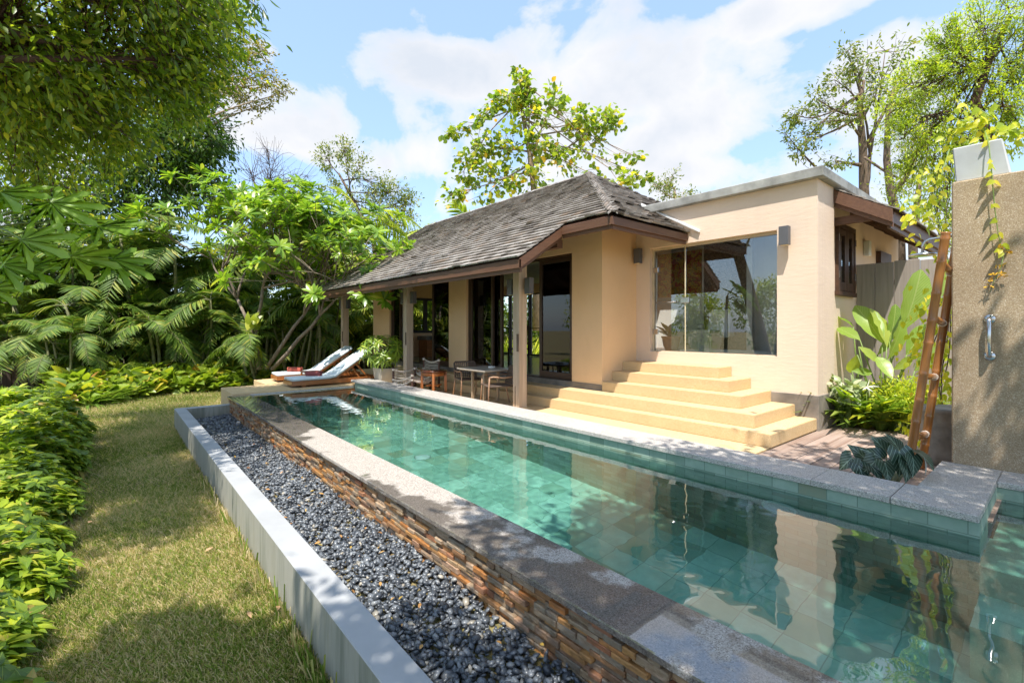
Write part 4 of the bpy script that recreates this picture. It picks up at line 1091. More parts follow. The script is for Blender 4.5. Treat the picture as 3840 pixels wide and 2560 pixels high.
# ------------------------------------------------------------------ far fence and neighbour roof
def cam2w(r, d, z): p = FV * d + RV * r; return np.array((p[0], p[1], z))
def board_fence(name, label, pts, z1, m):
    t = thing(name, label, 'fence', tuple(cam2w(*pts[0], GZ)))
    q = MB(); rs = random.Random(8)
    rl = MB()
    for (r0, d0), (r1, d1) in zip(pts[:-1], pts[1:]):
        a = cam2w(r0, d0, 0); b = cam2w(r1, d1, 0); L = np.linalg.norm(b - a); u = (b - a) / L; s = 0; nrm = np.array((-u[1], u[0], 0))
        while s < L:
            w = rs.uniform(.14, .22); c0 = a + u * s; c1 = a + u * min(L, s + w - .012); off = nrm * rs.uniform(-.012, .012); zt = z1 + rs.uniform(-.03, .03)
            q.hexa([tuple(c0 + off)[:2] + (GZ,), tuple(c1 + off)[:2] + (GZ,), tuple(c1 + off + nrm * .025)[:2] + (GZ,), tuple(c0 + off + nrm * .025)[:2] + (GZ,), tuple(c0 + off)[:2] + (zt,), tuple(c1 + off)[:2] + (zt,), tuple(c1 + off + nrm * .025)[:2] + (zt,), tuple(c0 + off + nrm * .025)[:2] + (zt,)]); s += w
        for zz in (GZ + .3, z1 - .3): rl.bar(tuple(a + nrm * .06)[:2] + (zz,), tuple(b + nrm * .06)[:2] + (zz,), .05, .08)
    obj('boards', q, m, t); obj('rails', rl, m, t)
board_fence('board_fence', 'brown vertical board fence behind the palms at the end of the lawn', [(-17.5, 12.5), (-14.9, 15.2), (-11.2, 19.2), (-6.0, 22.5)], 1.05, M['oldfence'])
nb = thing('neighbour_house', 'grey shingle roofed house half hidden behind the palms', 'house', tuple(cam2w(-14.5, 27, GZ)))
c0 = cam2w(-15.0, 27, 0)
q = MB(); q.box(c0[0] - 3.0, c0[0] + 3.0, c0[1] - 3.2, c0[1] + 3.2, GZ, 1.0); obj('wall', q, M['wall2'], nb)
q = MB(); e = 4.0; z0, z1 = .9, 3.1; cx, cy = c0[0], c0[1]
q.add([(cx - e, cy - e, z0), (cx + e, cy - e, z0), (cx + e, cy + e, z0), (cx - e, cy + e, z0), (cx - .4, cy, z1), (cx + .4, cy, z1)], [(0, 1, 5, 4), (1, 2, 5), (2, 3, 4, 5), (3, 0, 4), (3, 2, 1, 0)])
g = G('neighbour_shingle'); c = g.coord(); sp = g.n('SeparateXYZ'); g.l(c, sp.inputs[0])
rows = g.math('FRACT', g.math('MULTIPLY', sp.outputs[2], 9.0)); f = g.noise(c, 6, 5)
g.set(Base9Color=g.mix(g.math('LESS_THAN', rows, .22), g.ramp(f, [(.3, (.24, .24, .25)), (.7, (.40, .39, .39))]), (.07, .06, .06)), Roughness=.8); g.bump(rows, .6, .03)
obj('roof', q, g.m, nb)
# ------------------------------------------------------------------ leaf materials
L_ = {}
L_['shade'] = leafmat('shade_tree_leaf', [(0, (.045, .085, .011)), (.5, (.095, .155, .016)), (.85, (.18, .235, .024)), (1, (.31, .31, .04))], trans=.5, tcol=2.3)
L_['dark'] = leafmat('dark_tree_leaf', [(0, (.025, .06, .010)), (.6, (.05, .11, .018)), (1, (.11, .18, .03))], trans=.3)
L_['olive'] = leafmat('olive_tree_leaf', [(0, (.07, .085, .02)), (.6, (.14, .15, .03)), (.9, (.30, .26, .05)), (1, (.42, .30, .06))], trans=.3)
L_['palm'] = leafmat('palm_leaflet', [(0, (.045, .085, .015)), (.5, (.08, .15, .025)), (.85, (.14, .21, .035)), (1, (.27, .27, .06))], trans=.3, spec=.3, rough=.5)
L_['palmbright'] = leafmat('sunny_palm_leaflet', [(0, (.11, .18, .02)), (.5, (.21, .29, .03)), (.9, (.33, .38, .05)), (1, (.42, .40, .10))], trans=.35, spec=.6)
L_['frangi'] = leafmat('frangipani_leaf', [(0, (.06, .13, .015)), (.5, (.13, .24, .025)), (.9, (.24, .34, .04)), (1, (.34, .38, .07))], trans=.35, spec=.6, rough=.3)
L_['almond'] = leafmat('round_almond_leaf', [(0, (.07, .13, .02)), (.5, (.14, .21, .03)), (.85, (.28, .32, .04)), (.95, (.42, .38, .05)), (1, (.55, .30, .03))], trans=.45, tcol=2.2)
L_['feather'] = leafmat('feathery_leaflet', [(0, (.09, .15, .018)), (.5, (.17, .245, .024)), (.9, (.27, .32, .035)), (1, (.38, .36, .05))], trans=.45, tcol=2.2)
L_['thin'] = leafmat('thin_tree_leaf', [(0, (.06, .10, .02)), (.6, (.12, .17, .03)), (1, (.26, .26, .05))], trans=.35)
L_['hedge'] = leafmat('schefflera_leaf', [(0, (.05, .10, .015)), (.40, (.12, .21, .022)), (.75, (.26, .36, .03)), (.93, (.42, .47, .05)), (1, (.34, .25, .08))], trans=.35, rough=.36, spec=.6, veins=((.30, .38, .06), .018, 1, 2, 0))
L_['bed'] = leafmat('bed_leaf', [(0, (.07, .13, .015)), (.5, (.15, .24, .02)), (.85, (.28, .35, .03)), (.95, (.45, .38, .05)), (1, (.40, .18, .06))], trans=.35, spec=.55, veins=((.25, .32, .06), .02, 60, .8, 1.2))
L_['papaya'] = leafmat('papaya_leaf', [(0, (.10, .19, .02)), (.6, (.16, .28, .03)), (1, (.24, .34, .05))], trans=.45, tcol=2.1)
L_['paddle'] = leafmat('paddle_leaf', [(0, (.10, .19, .025)), (.6, (.18, .285, .045)), (1, (.30, .365, .075))], trans=.38, rough=.35, veins=((.36, .44, .14), .022, 95, .82, .9))
L_['lily'] = leafmat('lily_blade', [(0, (.07, .14, .02)), (.6, (.13, .22, .04)), (1, (.26, .32, .08))], trans=.3, spec=.6)
L_['lime'] = leafmat('lime_shrub_leaf', [(0, (.16, .24, .02)), (.5, (.30, .38, .03)), (1, (.48, .48, .06))], trans=.4)
L_['vine'] = leafmat('lime_vine_leaf', [(0, (.15, .22, .02)), (.5, (.28, .34, .03)), (.85, (.42, .42, .05)), (1, (.52, .46, .09))], trans=.5, tcol=2.1)
L_['aloc'] = leafmat('dark_veined_leaf', [(0, (.012, .030, .022)), (.6, (.022, .050, .036)), (1, (.045, .075, .05))], trans=.08, rough=.3, spec=.6, veins=((.26, .36, .29), .020, 30, .93, 1.3))
L_['grey'] = leafmat('silvery_leaf', [(0, (.12, .18, .09)), (.6, (.26, .32, .19)), (1, (.46, .50, .38))], trans=.25)
L_['rhapis'] = leafmat('lady_palm_leaf', [(0, (.08, .15, .02)), (.6, (.18, .28, .04)), (1, (.36, .44, .08))], trans=.3, spec=.6, rough=.3)
L_['fern'] = leafmat('staghorn_leaf', [(0, (.12, .18, .02)), (.6, (.26, .32, .03)), (1, (.44, .42, .06))], trans=.35)
L_['far'] = leafmat('far_tree_leaf', [(0, (.03, .06, .012)), (.6, (.06, .11, .02)), (1, (.12, .17, .03))], trans=.3)

def pp(*a): return [(at(px, py, d), r, w) for px, py, d, r, w in a]
def wp(*a): return [(np.array((x, y, z), float), r, w) for x, y, z, r, w in a]

# ------------------------------------------------------------------ large trees
tree('shade_tree', 'big spreading tree with yellow green leaves overhanging the upper left', 'tree',
     [(-7.2, -2.6, GZ), (-7.4, -2.3, 1.2), (-7.7, -1.9, 3.2), (-8.0, -1.2, 5.2), (-7.6, -.8, 7.6), (-7.4, -.6, 9.0)], .30,
     pp((60, 60, 6.2, 1.35, 1.5), (330, 110, 7, 1.4, 1.5), (600, 110, 8, 1.3, 1.4), (150, 330, 7.2, 1.2, 1.4), (430, 330, 8, 1.2, 1.4), (-60, 470, 7.2, 1.1, 1), (260, 520, 8.4, 1.0, 1.1),
        (740, 210, 8.6, .75, .9), (560, -120, 6.6, 1.4, 1.2), (60, 620, 8.6, 1.0, 1), (420, 500, 8.8, .8, .9), (640, 330, 8.8, .8, .9), (-160, 200, 6.5, 1.2, 1), (760, 60, 8.6, .8, .9), (200, 680, 9.4, .8, .9), (640, -60, 7.4, .9, 1), (760, 360, 9.2, .5, .5)) +
     wp((-4.1, -2.5, 6.2, .65, 1.0), (-5.1, -2.25, 6.2, .75, 1.3), (-6.1, -2.6, 6.1, .8, 1.2), (-7.3, -2.35, 6.0, .8, 1.2), (-8.5, -2.3, 6.2, .8, 1.1), (-9.7, -2.2, 6.1, .8, 1.0), (-8.5, -1.9, 6.6, .9, 1.0), (-10.6, -1.9, 5.8, .9, 1.0), (-7.6, .6, 9.2, 1.5, 1.2), (-8.9, -.5, 9.0, 1.5, 1.1), (-6.2, -1.3, 8.8, 1.2, 1), (-7.2, 1.7, 9.4, 1.2, .9)),
     leaf_tpl([.06, .8, .95, .6, .05], W=.40, droop=.2), (M['barkred'], L_['shade']), .125, subs=32, per=52, seed=3, droop=.22, up=.3, tilt=.9, spread=.30, limb_r=.22)
# sprig of the same tree hanging into the top edge
def sprig(name, label, path, n, L, tpl, m, seed, cat='branch', wood_m=None, rad=.012, spread=.12, droop=1.2):
    r = np.random.default_rng(seed); t = thing(name, label, cat, tuple(path[0])); q = MB(); q.tube(path, [rad * (1 - .7 * i / (len(path) - 1)) for i in range(len(path))], 6); obj('stem', q, wood_m or M['twig'], t)
    p = np.array(path); k = r.uniform(0, len(path) - 1.001, n); i = k.astype(int); pos = p[i] + (p[i + 1] - p[i]) * (k - i)[:, None] + r.normal(size=(n, 3)) * spread
    ax = rnd_unit(n, r) + np.array((0, 0, -droop)); leaf_mesh('foliage', tpl, pos, ax, rnd_unit(n, r) + np.array((0, 0, .6)), L * r.uniform(.7, 1.2, n), m, t); return t
tree('dark_tree', 'dense dark green tree behind the yellow green canopy', 'tree', [at(500, 1330, 19.72), at(470, 900, 19.448), at(480, 700, 19.176), at(560, 560, 19.04)], .26,
     pp((300, 640, 17.952, 1.904, 1.2), (560, 560, 18.224, 1.904, 1.3), (720, 470, 18.496, 1.428, 1.1), (770, 600, 19.04, 1.224, 1), (440, 760, 19.04, 1.768, 1.2), (640, 720, 19.04, 1.496, 1.1), (180, 780, 17.952, 1.632, 1), (800, 520, 18.36, 0.816, 0.7), (600, 420, 18.768, 1.496, 1), (700, 360, 18.768, 1.224, 0.9), (60, 820, 18.224, 1.632, 0.9), (760, 700, 19.312, 0.952, 0.7)),
     LEAF, (M['barkred'], L_['dark']), .19, subs=34, per=50, seed=5, droop=.5)
tree('olive_leaf_tree', 'open tree with small olive and yellow leaves reaching into the sky', 'tree', [at(560, 1330, 21.76), at(620, 800, 20.4), at(680, 420, 18.36), at(760, 260, 17.68)], .2,
     pp((780, 130, 17.68, 1.02, 1), (870, 230, 17.68, 0.816, 0.9), (960, 270, 17.68, 0.68, 0.8), (1030, 310, 17.68, 0.544, 0.7), (920, 130, 17.68, 0.68, 0.8), (840, 50, 17.68, 0.748, 0.8), (990, 190, 17.68, 0.476, 0.5), (1060, 350, 17.68, 0.3808, 0.45), (900, 330, 17.68, 0.476, 0.4), (720, 40, 17.68, 0.952, 0.8), (780, -40, 17.68, 0.952, 0.8), (930, 380, 17.68, 0.2992, 0.3), (1010, 385, 17.68, 0.272, 0.3)),
     LEAF, (M['barkpale'], L_['olive']), .14, subs=22, per=22, seed=8, up=.3)
tree('bare_tree', 'leafless thin twigged tree against the sky left of the villa', 'tree', [at(1000, 1250, 24), at(985, 830, 24), at(975, 700, 24)], .12,
     pp((940, 640, 24, 1.4, 1), (1030, 600, 24, 1.2, 1), (1090, 680, 24, 1.0, 1), (1000, 560, 24, .9, 1), (900, 740, 24, .9, .8), (1150, 660, 24, .9, .6)), LEAF_LOW, (M['twig'], L_['olive']), .05, subs=34, per=2, seed=9)
tree('sparse_tree', 'sparse small leaved tree beyond the palms left of the shingle roof', 'tree', [at(1440, 1250, 24), at(1400, 900, 24), at(1330, 760, 24), at(1270, 650, 24)], .14,
     pp((1225, 590, 24, .75, .8), (1290, 560, 24, .7, .8), (1345, 620, 24, .8, .8), (1420, 690, 24, .85, 1), (1490, 720, 24, .8, 1), (1540, 770, 24, .7, 1), (1440, 780, 24, 1.1, 1.3), (1340, 760, 24, .9, .9), (1520, 840, 24, .9, 1.2), (1230, 700, 24, .6, .5)),
     LEAF, (M['bark'], L_['thin']), .15, subs=20, per=26, seed=10)
tree('round_leaf_tree', 'tall tree with big round yellow green leaves behind the shingle roof', 'tree', [at(2010, 1240, 21), at(2010, 800, 21), at(1990, 600, 20.6), at(1960, 430, 20.4), at(1950, 300, 20.2)], .16,
     pp((1945, 270, 20, .45, .7), (1900, 380, 20, .7, 1), (1830, 440, 20, .6, .8), (1790, 540, 20, .8, 1.1), (1985, 440, 20, .8, 1.2), (2080, 370, 20, .6, .9), (1890, 560, 20, 1.0, 1.3), (2020, 560, 20, .9, 1.2), (1740, 640, 20, .7, .9), (2170, 450, 20, .65, .8), (2270, 430, 20, .6, .9), (2215, 540, 20, .7, .9),
        (1690, 730, 20, .5, .8), (1840, 690, 20, 1.0, 1.3), (1990, 690, 20, .9, 1.0), (1680, 500, 20, .35, .5), (2310, 490, 20, .4, .5), (2130, 600, 20, .6, .7), (2360, 680, 19.6, .45, .5), (2390, 590, 19.6, .28, .35), (2420, 670, 19.6, .3, .35), (2290, 680, 19.6, .3, .35), (1960, 340, 20, .4, .5)),
     LEAF_ROUND, (M['barkpale'], L_['almond']), .215, subs=13, per=15, seed=12, up=.35, tilt=1.0, spread=.32)
tree('small_tree', 'small open tree far behind the flat concrete parapet', 'tree', [at(2560, 1240, 34), at(2540, 820, 34), at(2530, 700, 34)], .12,
     pp((2520, 660, 34, .9, 1), (2480, 700, 34, .8, .8), (2560, 720, 34, .8, .8), (2600, 740, 34, .7, .7), (2500, 740, 34, .8, .8), (2450, 690, 34, .5, .5)), LEAF, (M['barkpale'], L_['thin']), .2, subs=14, per=16, seed=13)
tree('forked_tree', 'open crowned tree with several bare trunks behind the bathroom parapet', 'tree', [at(3250, 1150, 21), at(3242, 800, 21), at(3236, 560, 20.6), at(3222, 400, 20.4), at(3240, 300, 20.2)], .26,
     pp((2985, 430, 20, .45, .8), (3060, 370, 20, .6, .9), (3130, 300, 20, .6, .9), (3030, 520, 20, .6, .9), (3180, 420, 20, .7, .9), (3240, 240, 20, .8, 1.1), (3320, 190, 20, .9, 1.1), (3130, 600, 20, .5, .6), (2945, 500, 20, .3, .5), (3290, 340, 20, .7, .9), (3080, 460, 20, .5, .6), (2990, 570, 20, .35, .4), (3180, 190, 20, .5, .6), (3400, 300, 20, .9, 1)),
     LEAF, (M['bark'], L_['thin']), .17, subs=14, per=22, seed=14, limb_r=.42, limb_from=(.3, 1))
q = MB()
tr = thing('twin_trunk_tree', 'tree with a forked grey trunk right of the other bare trunks', 'tree', tuple(at(3380, 1150, 19)))
q.tube([at(3380, 1150, 19), at(3372, 850, 19), at(3340, 720, 19), at(3325, 600, 19), at(3330, 430, 19), at(3360, 300, 19)], [.2, .18, .15, .12, .09, .05], 10); q.tube([at(3345, 730, 19), at(3400, 660, 19), at(3440, 560, 19), at(3500, 480, 19)], [.12, .1, .08, .05], 8); q.tube([at(3430, 1150, 18.5), at(3422, 900, 18.5), at(3440, 760, 18.5), at(3450, 650, 18.5)], [.17, .15, .12, .06], 9)
q.tube([at(3240, 590, 19.5), at(3330, 650, 19), at(3420, 690, 19)], [.05, .05, .03], 6)
obj('trunk', q, M['bark'], tr)
r = np.random.default_rng(15); n = 2600; pos = np.concatenate([at(px, py, 18.5) + r.normal(size=(n // 4, 3)) * s for px, py, s in ((3370, 380, .8), (3480, 480, .7), (3460, 640, .6), (3420, 780, .5))]); n = len(pos)
leaf_mesh('crown', LEAF, pos, rnd_unit(n, r) + (0, 0, -.4), rnd_unit(n, r) + (0, 0, .8), r.uniform(.09, .17, n), L_['feather'], tr)
tree('feathery_tree', 'broad tree with feathery bright green foliage at the upper right', 'tree', [at(3760, 1150, 14.5), at(3735, 780, 14.2), at(3700, 520, 14), at(3655, 380, 14), at(3710, 230, 14), at(3790, 60, 14)], .24,
     pp((3430, 330, 14, .8, 1.1), (3560, 230, 14, .9, 1.2), (3660, 110, 14, .9, 1.2), (3780, 30, 14, 1.0, 1.2), (3760, 240, 14, .8, 1), (3500, 440, 14, .8, 1.1), (3390, 520, 14, .7, 1), (3620, 330, 14, .8, 1), (3330, 430, 14, .5, .7), (3500, 600, 14, .7, 1), (3840, 160, 14, .9, 1), (3400, 660, 14, .55, .8), (3760, 400, 13.6, .7, .9), (3850, 330, 14, .8, 1), (3600, 520, 13.6, .6, .8), (3540, 130, 14, .5, .7), (3480, 240, 14, .45, .6), (3560, 720, 14, .7, .9), (3520, 880, 14, .6, .9), (3840, 500, 13.6, .7, .8), (3660, 900, 15, .8, .8)),
     leaf_tpl([.1, .9, .05], W=.36, droop=.1), (M['barkred'], L_['feather']), .11, subs=24, per=64, seed=16, up=.5, tilt=.5, droop=.25, spread=.24, limb_r=.2)
tree('overhead_tree', 'spreading tree standing behind the photographer, its shade over the pool corner', 'tree', [(4.0, -3.0, GZ), (3.6, -2.2, 2.5), (3.0, -1.0, 4.8), (2.4, .4, 6.2)], .28,
     wp((-.6, .45, 6.2, .9, 1.2), (.4, .3, 6.4, 1.0, 1.2), (-.5, 1.7, 6.2, .9, 1.2), (-1.5, -2.6, 6.2, .6, 1.0), (-.5, -2.3, 6.1, .8, 1.0), (.5, 1.5, 6.4, 1.5, 1.3), (2.0, 2.7, 6.6, 1.5, 1.3), (1.2, -.6, 6.4, 1.6, 1.3), (3.4, .8, 6.8, 1.7, 1.2), (2.3, 4.4, 6.7, 1.2, 1.1), (-.1, -1.9, 6.1, 1.1, .9), (-1.1, -2.3, 6.1, .8, .9), (.2, -3.4, 6.2, .9, .8), (.3, 3.2, 6.6, 1.0, 1.0), (3.6, 3.4, 6.8, 1.4, 1), (3.3, 5.6, 6.9, 1.2, .8)),
     LEAF, (M['barkred'], L_['shade']), .17, subs=34, per=60, seed=17, droop=.4)
for k, (x, y, h, s) in enumerate([(-24, -15, 6.0, 3.0), (-17.5, -17, 5.0, 2.6), (-12, -16, 5.6, 2.8), (-7, -18, 4.6, 2.5), (-2.5, -16, 5.4, 2.8), (3, -18, 6.0, 3.0)]):
    tree('garden_tree', 'rounded green tree of the belt behind the photographer, mirrored in the bathroom glass', 'tree', [(x, y, GZ), (x + .2, y, h * .4), (x, y + .2, h * .75)], .2,
         wp((x, y, h * .5, s * .62, 1.2), (x + s * .5, y + .3, h * .42, s * .5, 1), (x - s * .5, y, h * .4, s * .5, 1), (x + .2, y - .3, h * .78, s * .45, .9), (x - .3 * s, y + .2, h * .62, s * .4, .8), (x, y + .5, h * .2, s * .55, .8)), LEAF, (M['bark'], L_['feather']), .26, subs=16, per=30, seed=30 + k, group='trees behind the photographer')

# ------------------------------------------------------------------ palms
def palm_mesh(seed, canes, h, fl, nleaf=24, bright=False, drop=.9):
    r = np.random.default_rng(seed); st = MB(); P, A, N, S = [], [], [], []
    for c in range(canes):
        th = r.uniform(0, 2 * PI); b = np.array((math.cos(th) * r.uniform(.05, .35), math.sin(th) * r.uniform(.05, .35), 0)); hh = h * r.uniform(.35, 1.0)
        top = b + np.array((math.cos(th), math.sin(th), 0)) * hh * r.uniform(.05, .28) + np.array((0, 0, hh)); cv = curve(b, top, .05, 6, r)
        st.tube(cv, [.045, .042, .04, .038, .036, .03], 7)
        for f in range(r.integers(5, 8)):
            a = r.uniform(0, 2 * PI); el = r.uniform(.15, 1.15); L = fl * r.uniform(.75, 1.2); d = np.array((math.cos(a) * math.cos(el), math.sin(a) * math.cos(el), math.sin(el)))
            pts = []
            for t in np.linspace(0, 1, 9): pts.append(top + d * L * t + np.array((0, 0, -drop * L * t * t * math.cos(el))))
            pts = np.array(pts); st.tube(pts, [.014 - .011 * i / 8 for i in range(9)], 4, cap=False)
            tt = np.linspace(.16, 1, nleaf); k = np.clip((tt * 8), 0, 7.999).astype(int); p = pts[k] + (pts[k + 1] - pts[k]) * (tt * 8 - k)[:, None]; tg = unit(pts[k + 1] - pts[k])
            side = unit(np.cross(tg, np.array((0, 0, 1.0)) + r.normal(size=3) * .15)); upv = np.cross(side, tg)
            for s in (-1, 1):
                P.append(p); A.append(side * s + tg * (.55 + .5 * tt[:, None]) + upv * .18 - np.array((0, 0, .25)) + r.normal(size=p.shape) * .08); N.append(upv + side * s * -.35 + r.normal(size=p.shape) * .12); S.append(L * .34 * np.sin(PI * (.18 + .74 * tt)) * r.uniform(.85, 1.1, nleaf))
    return st, np.concatenate(P), np.concatenate(A), np.concatenate(N), np.concatenate(S)
PL = leaf_tpl([.45, 1.0, .8, .05], W=.115, fold=.2, droop=.28)
def palm_proto(seed, canes, h, fl, mat_, **k):
    t = thing('palm', '', 'palm', (0, 0, 0)); st, P, A, N, S = palm_mesh(seed, canes, h, fl, **k); obj('stem', st, M['cane'], t); leaf_mesh('fronds', PL, P, A, N, S, mat_, t); return t
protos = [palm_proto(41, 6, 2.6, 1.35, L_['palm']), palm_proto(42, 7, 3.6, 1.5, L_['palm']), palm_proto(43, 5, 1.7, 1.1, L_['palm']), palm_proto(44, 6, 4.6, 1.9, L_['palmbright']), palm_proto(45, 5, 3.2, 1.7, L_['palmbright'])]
used = [False] * 5
def palm(k, px, d, rot, s, label, group):
    t = protos[k] if not used[k] else copy_tree(protos[k]); used[k] = True
    p = at(px, HOR, d); t.location = (p[0], p[1], GZ); t.rotation_euler.z = rot; t.scale = (s, s, s); t['label'] = label; t['group'] = group; return t
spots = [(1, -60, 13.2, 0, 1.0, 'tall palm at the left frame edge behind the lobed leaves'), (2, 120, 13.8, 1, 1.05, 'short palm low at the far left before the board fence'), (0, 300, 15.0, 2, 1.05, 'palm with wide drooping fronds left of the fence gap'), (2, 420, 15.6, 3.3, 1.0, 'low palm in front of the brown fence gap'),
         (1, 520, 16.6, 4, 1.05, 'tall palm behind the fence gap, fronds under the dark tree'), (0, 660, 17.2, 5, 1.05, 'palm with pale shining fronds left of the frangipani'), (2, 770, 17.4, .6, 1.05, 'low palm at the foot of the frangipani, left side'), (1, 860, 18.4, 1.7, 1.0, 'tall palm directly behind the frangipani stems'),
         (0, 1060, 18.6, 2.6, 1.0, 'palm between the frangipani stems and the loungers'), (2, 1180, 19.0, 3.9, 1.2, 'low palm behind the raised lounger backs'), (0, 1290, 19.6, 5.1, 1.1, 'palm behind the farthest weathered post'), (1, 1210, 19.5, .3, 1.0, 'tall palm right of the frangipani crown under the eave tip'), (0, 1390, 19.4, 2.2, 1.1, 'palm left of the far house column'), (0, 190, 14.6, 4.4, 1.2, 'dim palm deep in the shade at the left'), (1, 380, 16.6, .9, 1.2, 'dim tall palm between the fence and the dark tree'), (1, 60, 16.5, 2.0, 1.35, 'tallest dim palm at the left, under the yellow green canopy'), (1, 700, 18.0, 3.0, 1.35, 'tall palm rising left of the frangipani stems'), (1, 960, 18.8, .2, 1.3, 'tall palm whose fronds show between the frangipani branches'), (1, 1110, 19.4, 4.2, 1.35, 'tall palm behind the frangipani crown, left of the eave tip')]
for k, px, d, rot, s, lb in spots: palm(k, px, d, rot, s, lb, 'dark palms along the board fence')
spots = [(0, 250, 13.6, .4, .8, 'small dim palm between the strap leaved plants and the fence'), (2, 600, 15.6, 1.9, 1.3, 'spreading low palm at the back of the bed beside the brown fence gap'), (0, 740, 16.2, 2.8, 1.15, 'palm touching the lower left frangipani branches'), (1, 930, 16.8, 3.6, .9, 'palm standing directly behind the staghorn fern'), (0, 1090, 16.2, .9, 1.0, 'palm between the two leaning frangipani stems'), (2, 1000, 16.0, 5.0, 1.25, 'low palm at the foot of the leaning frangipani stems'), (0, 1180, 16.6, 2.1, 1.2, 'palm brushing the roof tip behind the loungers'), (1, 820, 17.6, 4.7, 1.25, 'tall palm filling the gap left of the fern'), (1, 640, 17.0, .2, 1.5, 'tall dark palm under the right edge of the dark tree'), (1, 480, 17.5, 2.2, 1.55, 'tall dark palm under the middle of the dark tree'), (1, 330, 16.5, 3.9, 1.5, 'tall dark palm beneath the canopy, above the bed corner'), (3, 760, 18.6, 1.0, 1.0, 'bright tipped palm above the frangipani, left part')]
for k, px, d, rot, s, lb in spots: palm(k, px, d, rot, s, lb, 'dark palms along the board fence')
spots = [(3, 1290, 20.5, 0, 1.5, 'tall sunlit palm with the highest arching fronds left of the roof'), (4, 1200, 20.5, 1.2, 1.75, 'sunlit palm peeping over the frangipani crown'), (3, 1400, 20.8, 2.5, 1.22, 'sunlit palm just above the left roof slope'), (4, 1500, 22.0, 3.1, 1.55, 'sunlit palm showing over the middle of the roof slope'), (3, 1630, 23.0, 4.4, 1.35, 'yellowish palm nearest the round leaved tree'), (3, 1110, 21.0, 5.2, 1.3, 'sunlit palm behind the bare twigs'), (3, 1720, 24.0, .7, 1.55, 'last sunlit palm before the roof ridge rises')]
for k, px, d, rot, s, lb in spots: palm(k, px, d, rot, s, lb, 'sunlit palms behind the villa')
for k, (px, d, z, s) in enumerate([(-120, 17.5, 4.4, 3.0), (170, 18.5, 4.6, 2.8), (500, 19.5, 4.6, 2.8), (860, 23, 4.2, 2.8), (1300, 30, 3.4, 2.8), (1650, 34, 3.6, 3.0)]):
    p = at(px, HOR, d); x, y = p[0], p[1]
    tree('background_tree', ['broad dark tree at the left frame edge behind the palms', 'dark tree behind the far left palms', 'dark tree above the brown fence gap', 'tree behind the frangipani, beside the neighbour roof', 'tree low behind the sunlit palms', 'dark tree hidden behind the roof slope'][k], 'tree', [(x, y, GZ), (x, y, z * .5), (x + .3, y, z)], .2,
         wp((x, y, z, s * .6, 1.6), (x + s * .5, y + .4, z * .8, s * .5, 1), (x - s * .5, y, z * .75, s * .5, 1), (x, y, z * .4, s * .6, 1.4)), LEAF, (M['bark'], L_['far']), .24, subs=26, per=42, seed=60 + k, group='background trees')
# ------------------------------------------------------------------ frangipani with staghorn fern
def rosettes(tips, dirs, nl, L, r, el=(.0, .9)):
    P, A, N, S = [], [], [], []
    for p, d in zip(tips, dirs):
        d = d / np.linalg.norm(d); a = np.cross(d, (0, 0, 1.)); a = a / (np.linalg.norm(a) + 1e-6) if np.linalg.norm(a) > .05 else np.array((1., 0, 0)); b = np.cross(d, a)
        n = max(3, int(nl * r.uniform(.7, 1.25))); th = np.arange(n) * 2.4 + r.uniform(0, 6); e = r.uniform(el[0], el[1], n)
        ax = (np.cos(th)[:, None] * a + np.sin(th)[:, None] * b) + d * e[:, None]
        P.append(p + d * r.uniform(-.04, .02, n)[:, None]); A.append(ax); N.append(d * 1.0 - ax * .3 + r.normal(size=(n, 3)) * .15 + (0, 0, .3)); S.append(L * r.uniform(.65, 1.15, n))
    return np.concatenate(P), np.concatenate(A), np.concatenate(N), np.concatenate(S)
def frangipani():
    r = np.random.default_rng(21); t = thing('frangipani_tree', 'multi stemmed frangipani with leaf rosettes and a fern on its trunk', 'tree', tuple(at(1000, 1385, 15.2)))
    q = MB(); tips, dirs = [], []
    def grow(p, d, rad, lev):
        L = r.uniform(.45, 1.15) * (1.0 if lev < 2 else .8); e = p + d * L; q.tube(curve(p, e, .08, 4, r), [rad, rad * .93, rad * .86, rad * .8], 7)
        if lev >= 6 or (lev >= 3 and r.random() < .16): tips.append(e); dirs.append(d + (0, 0, .5)); return
        for k in range(2 if r.random() < .75 else 3):
            nd = d * .75 + r.normal(size=3) * np.array((.62, .62, .30)) + np.array((0, 0, .22)); nd /= np.linalg.norm(nd); grow(e, nd, rad * .72, lev + 1)
    for (b, m, tip_) in (((970, 1385, 15.2), (950, 1250, 15.2), (890, 1120, 15.2)), ((1000, 1380, 15.2), (1060, 1290, 15.0), (1140, 1180, 14.8)), ((1020, 1385, 15.0), (1120, 1270, 14.8), (1200, 1180, 14.6)), ((975, 1385, 15.2), (960, 1220, 15.2), (985, 1080, 15.0))):
        b, m, e = at(*b), at(*m), at(*tip_); q.tube([b, (b + m) / 2 + r.normal(size=3) * .02, m, (m + e) / 2 + r.normal(size=3) * .04, e], [.065, .06, .055, .048, .042], 9)
        for k in range(3):
            d = (e - m) / np.linalg.norm(e - m) + r.normal(size=3) * .42 + (0, 0, .5); d /= np.linalg.norm(d); grow(e, d, .040, 1)
    obj('trunk', q, M['bark2'], t)
    P, A, N, S = rosettes(tips, dirs, 16, .33, r); leaf_mesh('crown', LEAF_LONG, P, A, N, S, L_['frangi'], t)
    print('frangi tips', len(tips))
frangipani()
t = thing('staghorn_fern', 'yellow green staghorn fern hanging on the frangipani trunk', 'fern', tuple(at(950, 1240, 15.0)))
r = np.random.default_rng(22); c = at(952, 1225, 14.95); n = 16
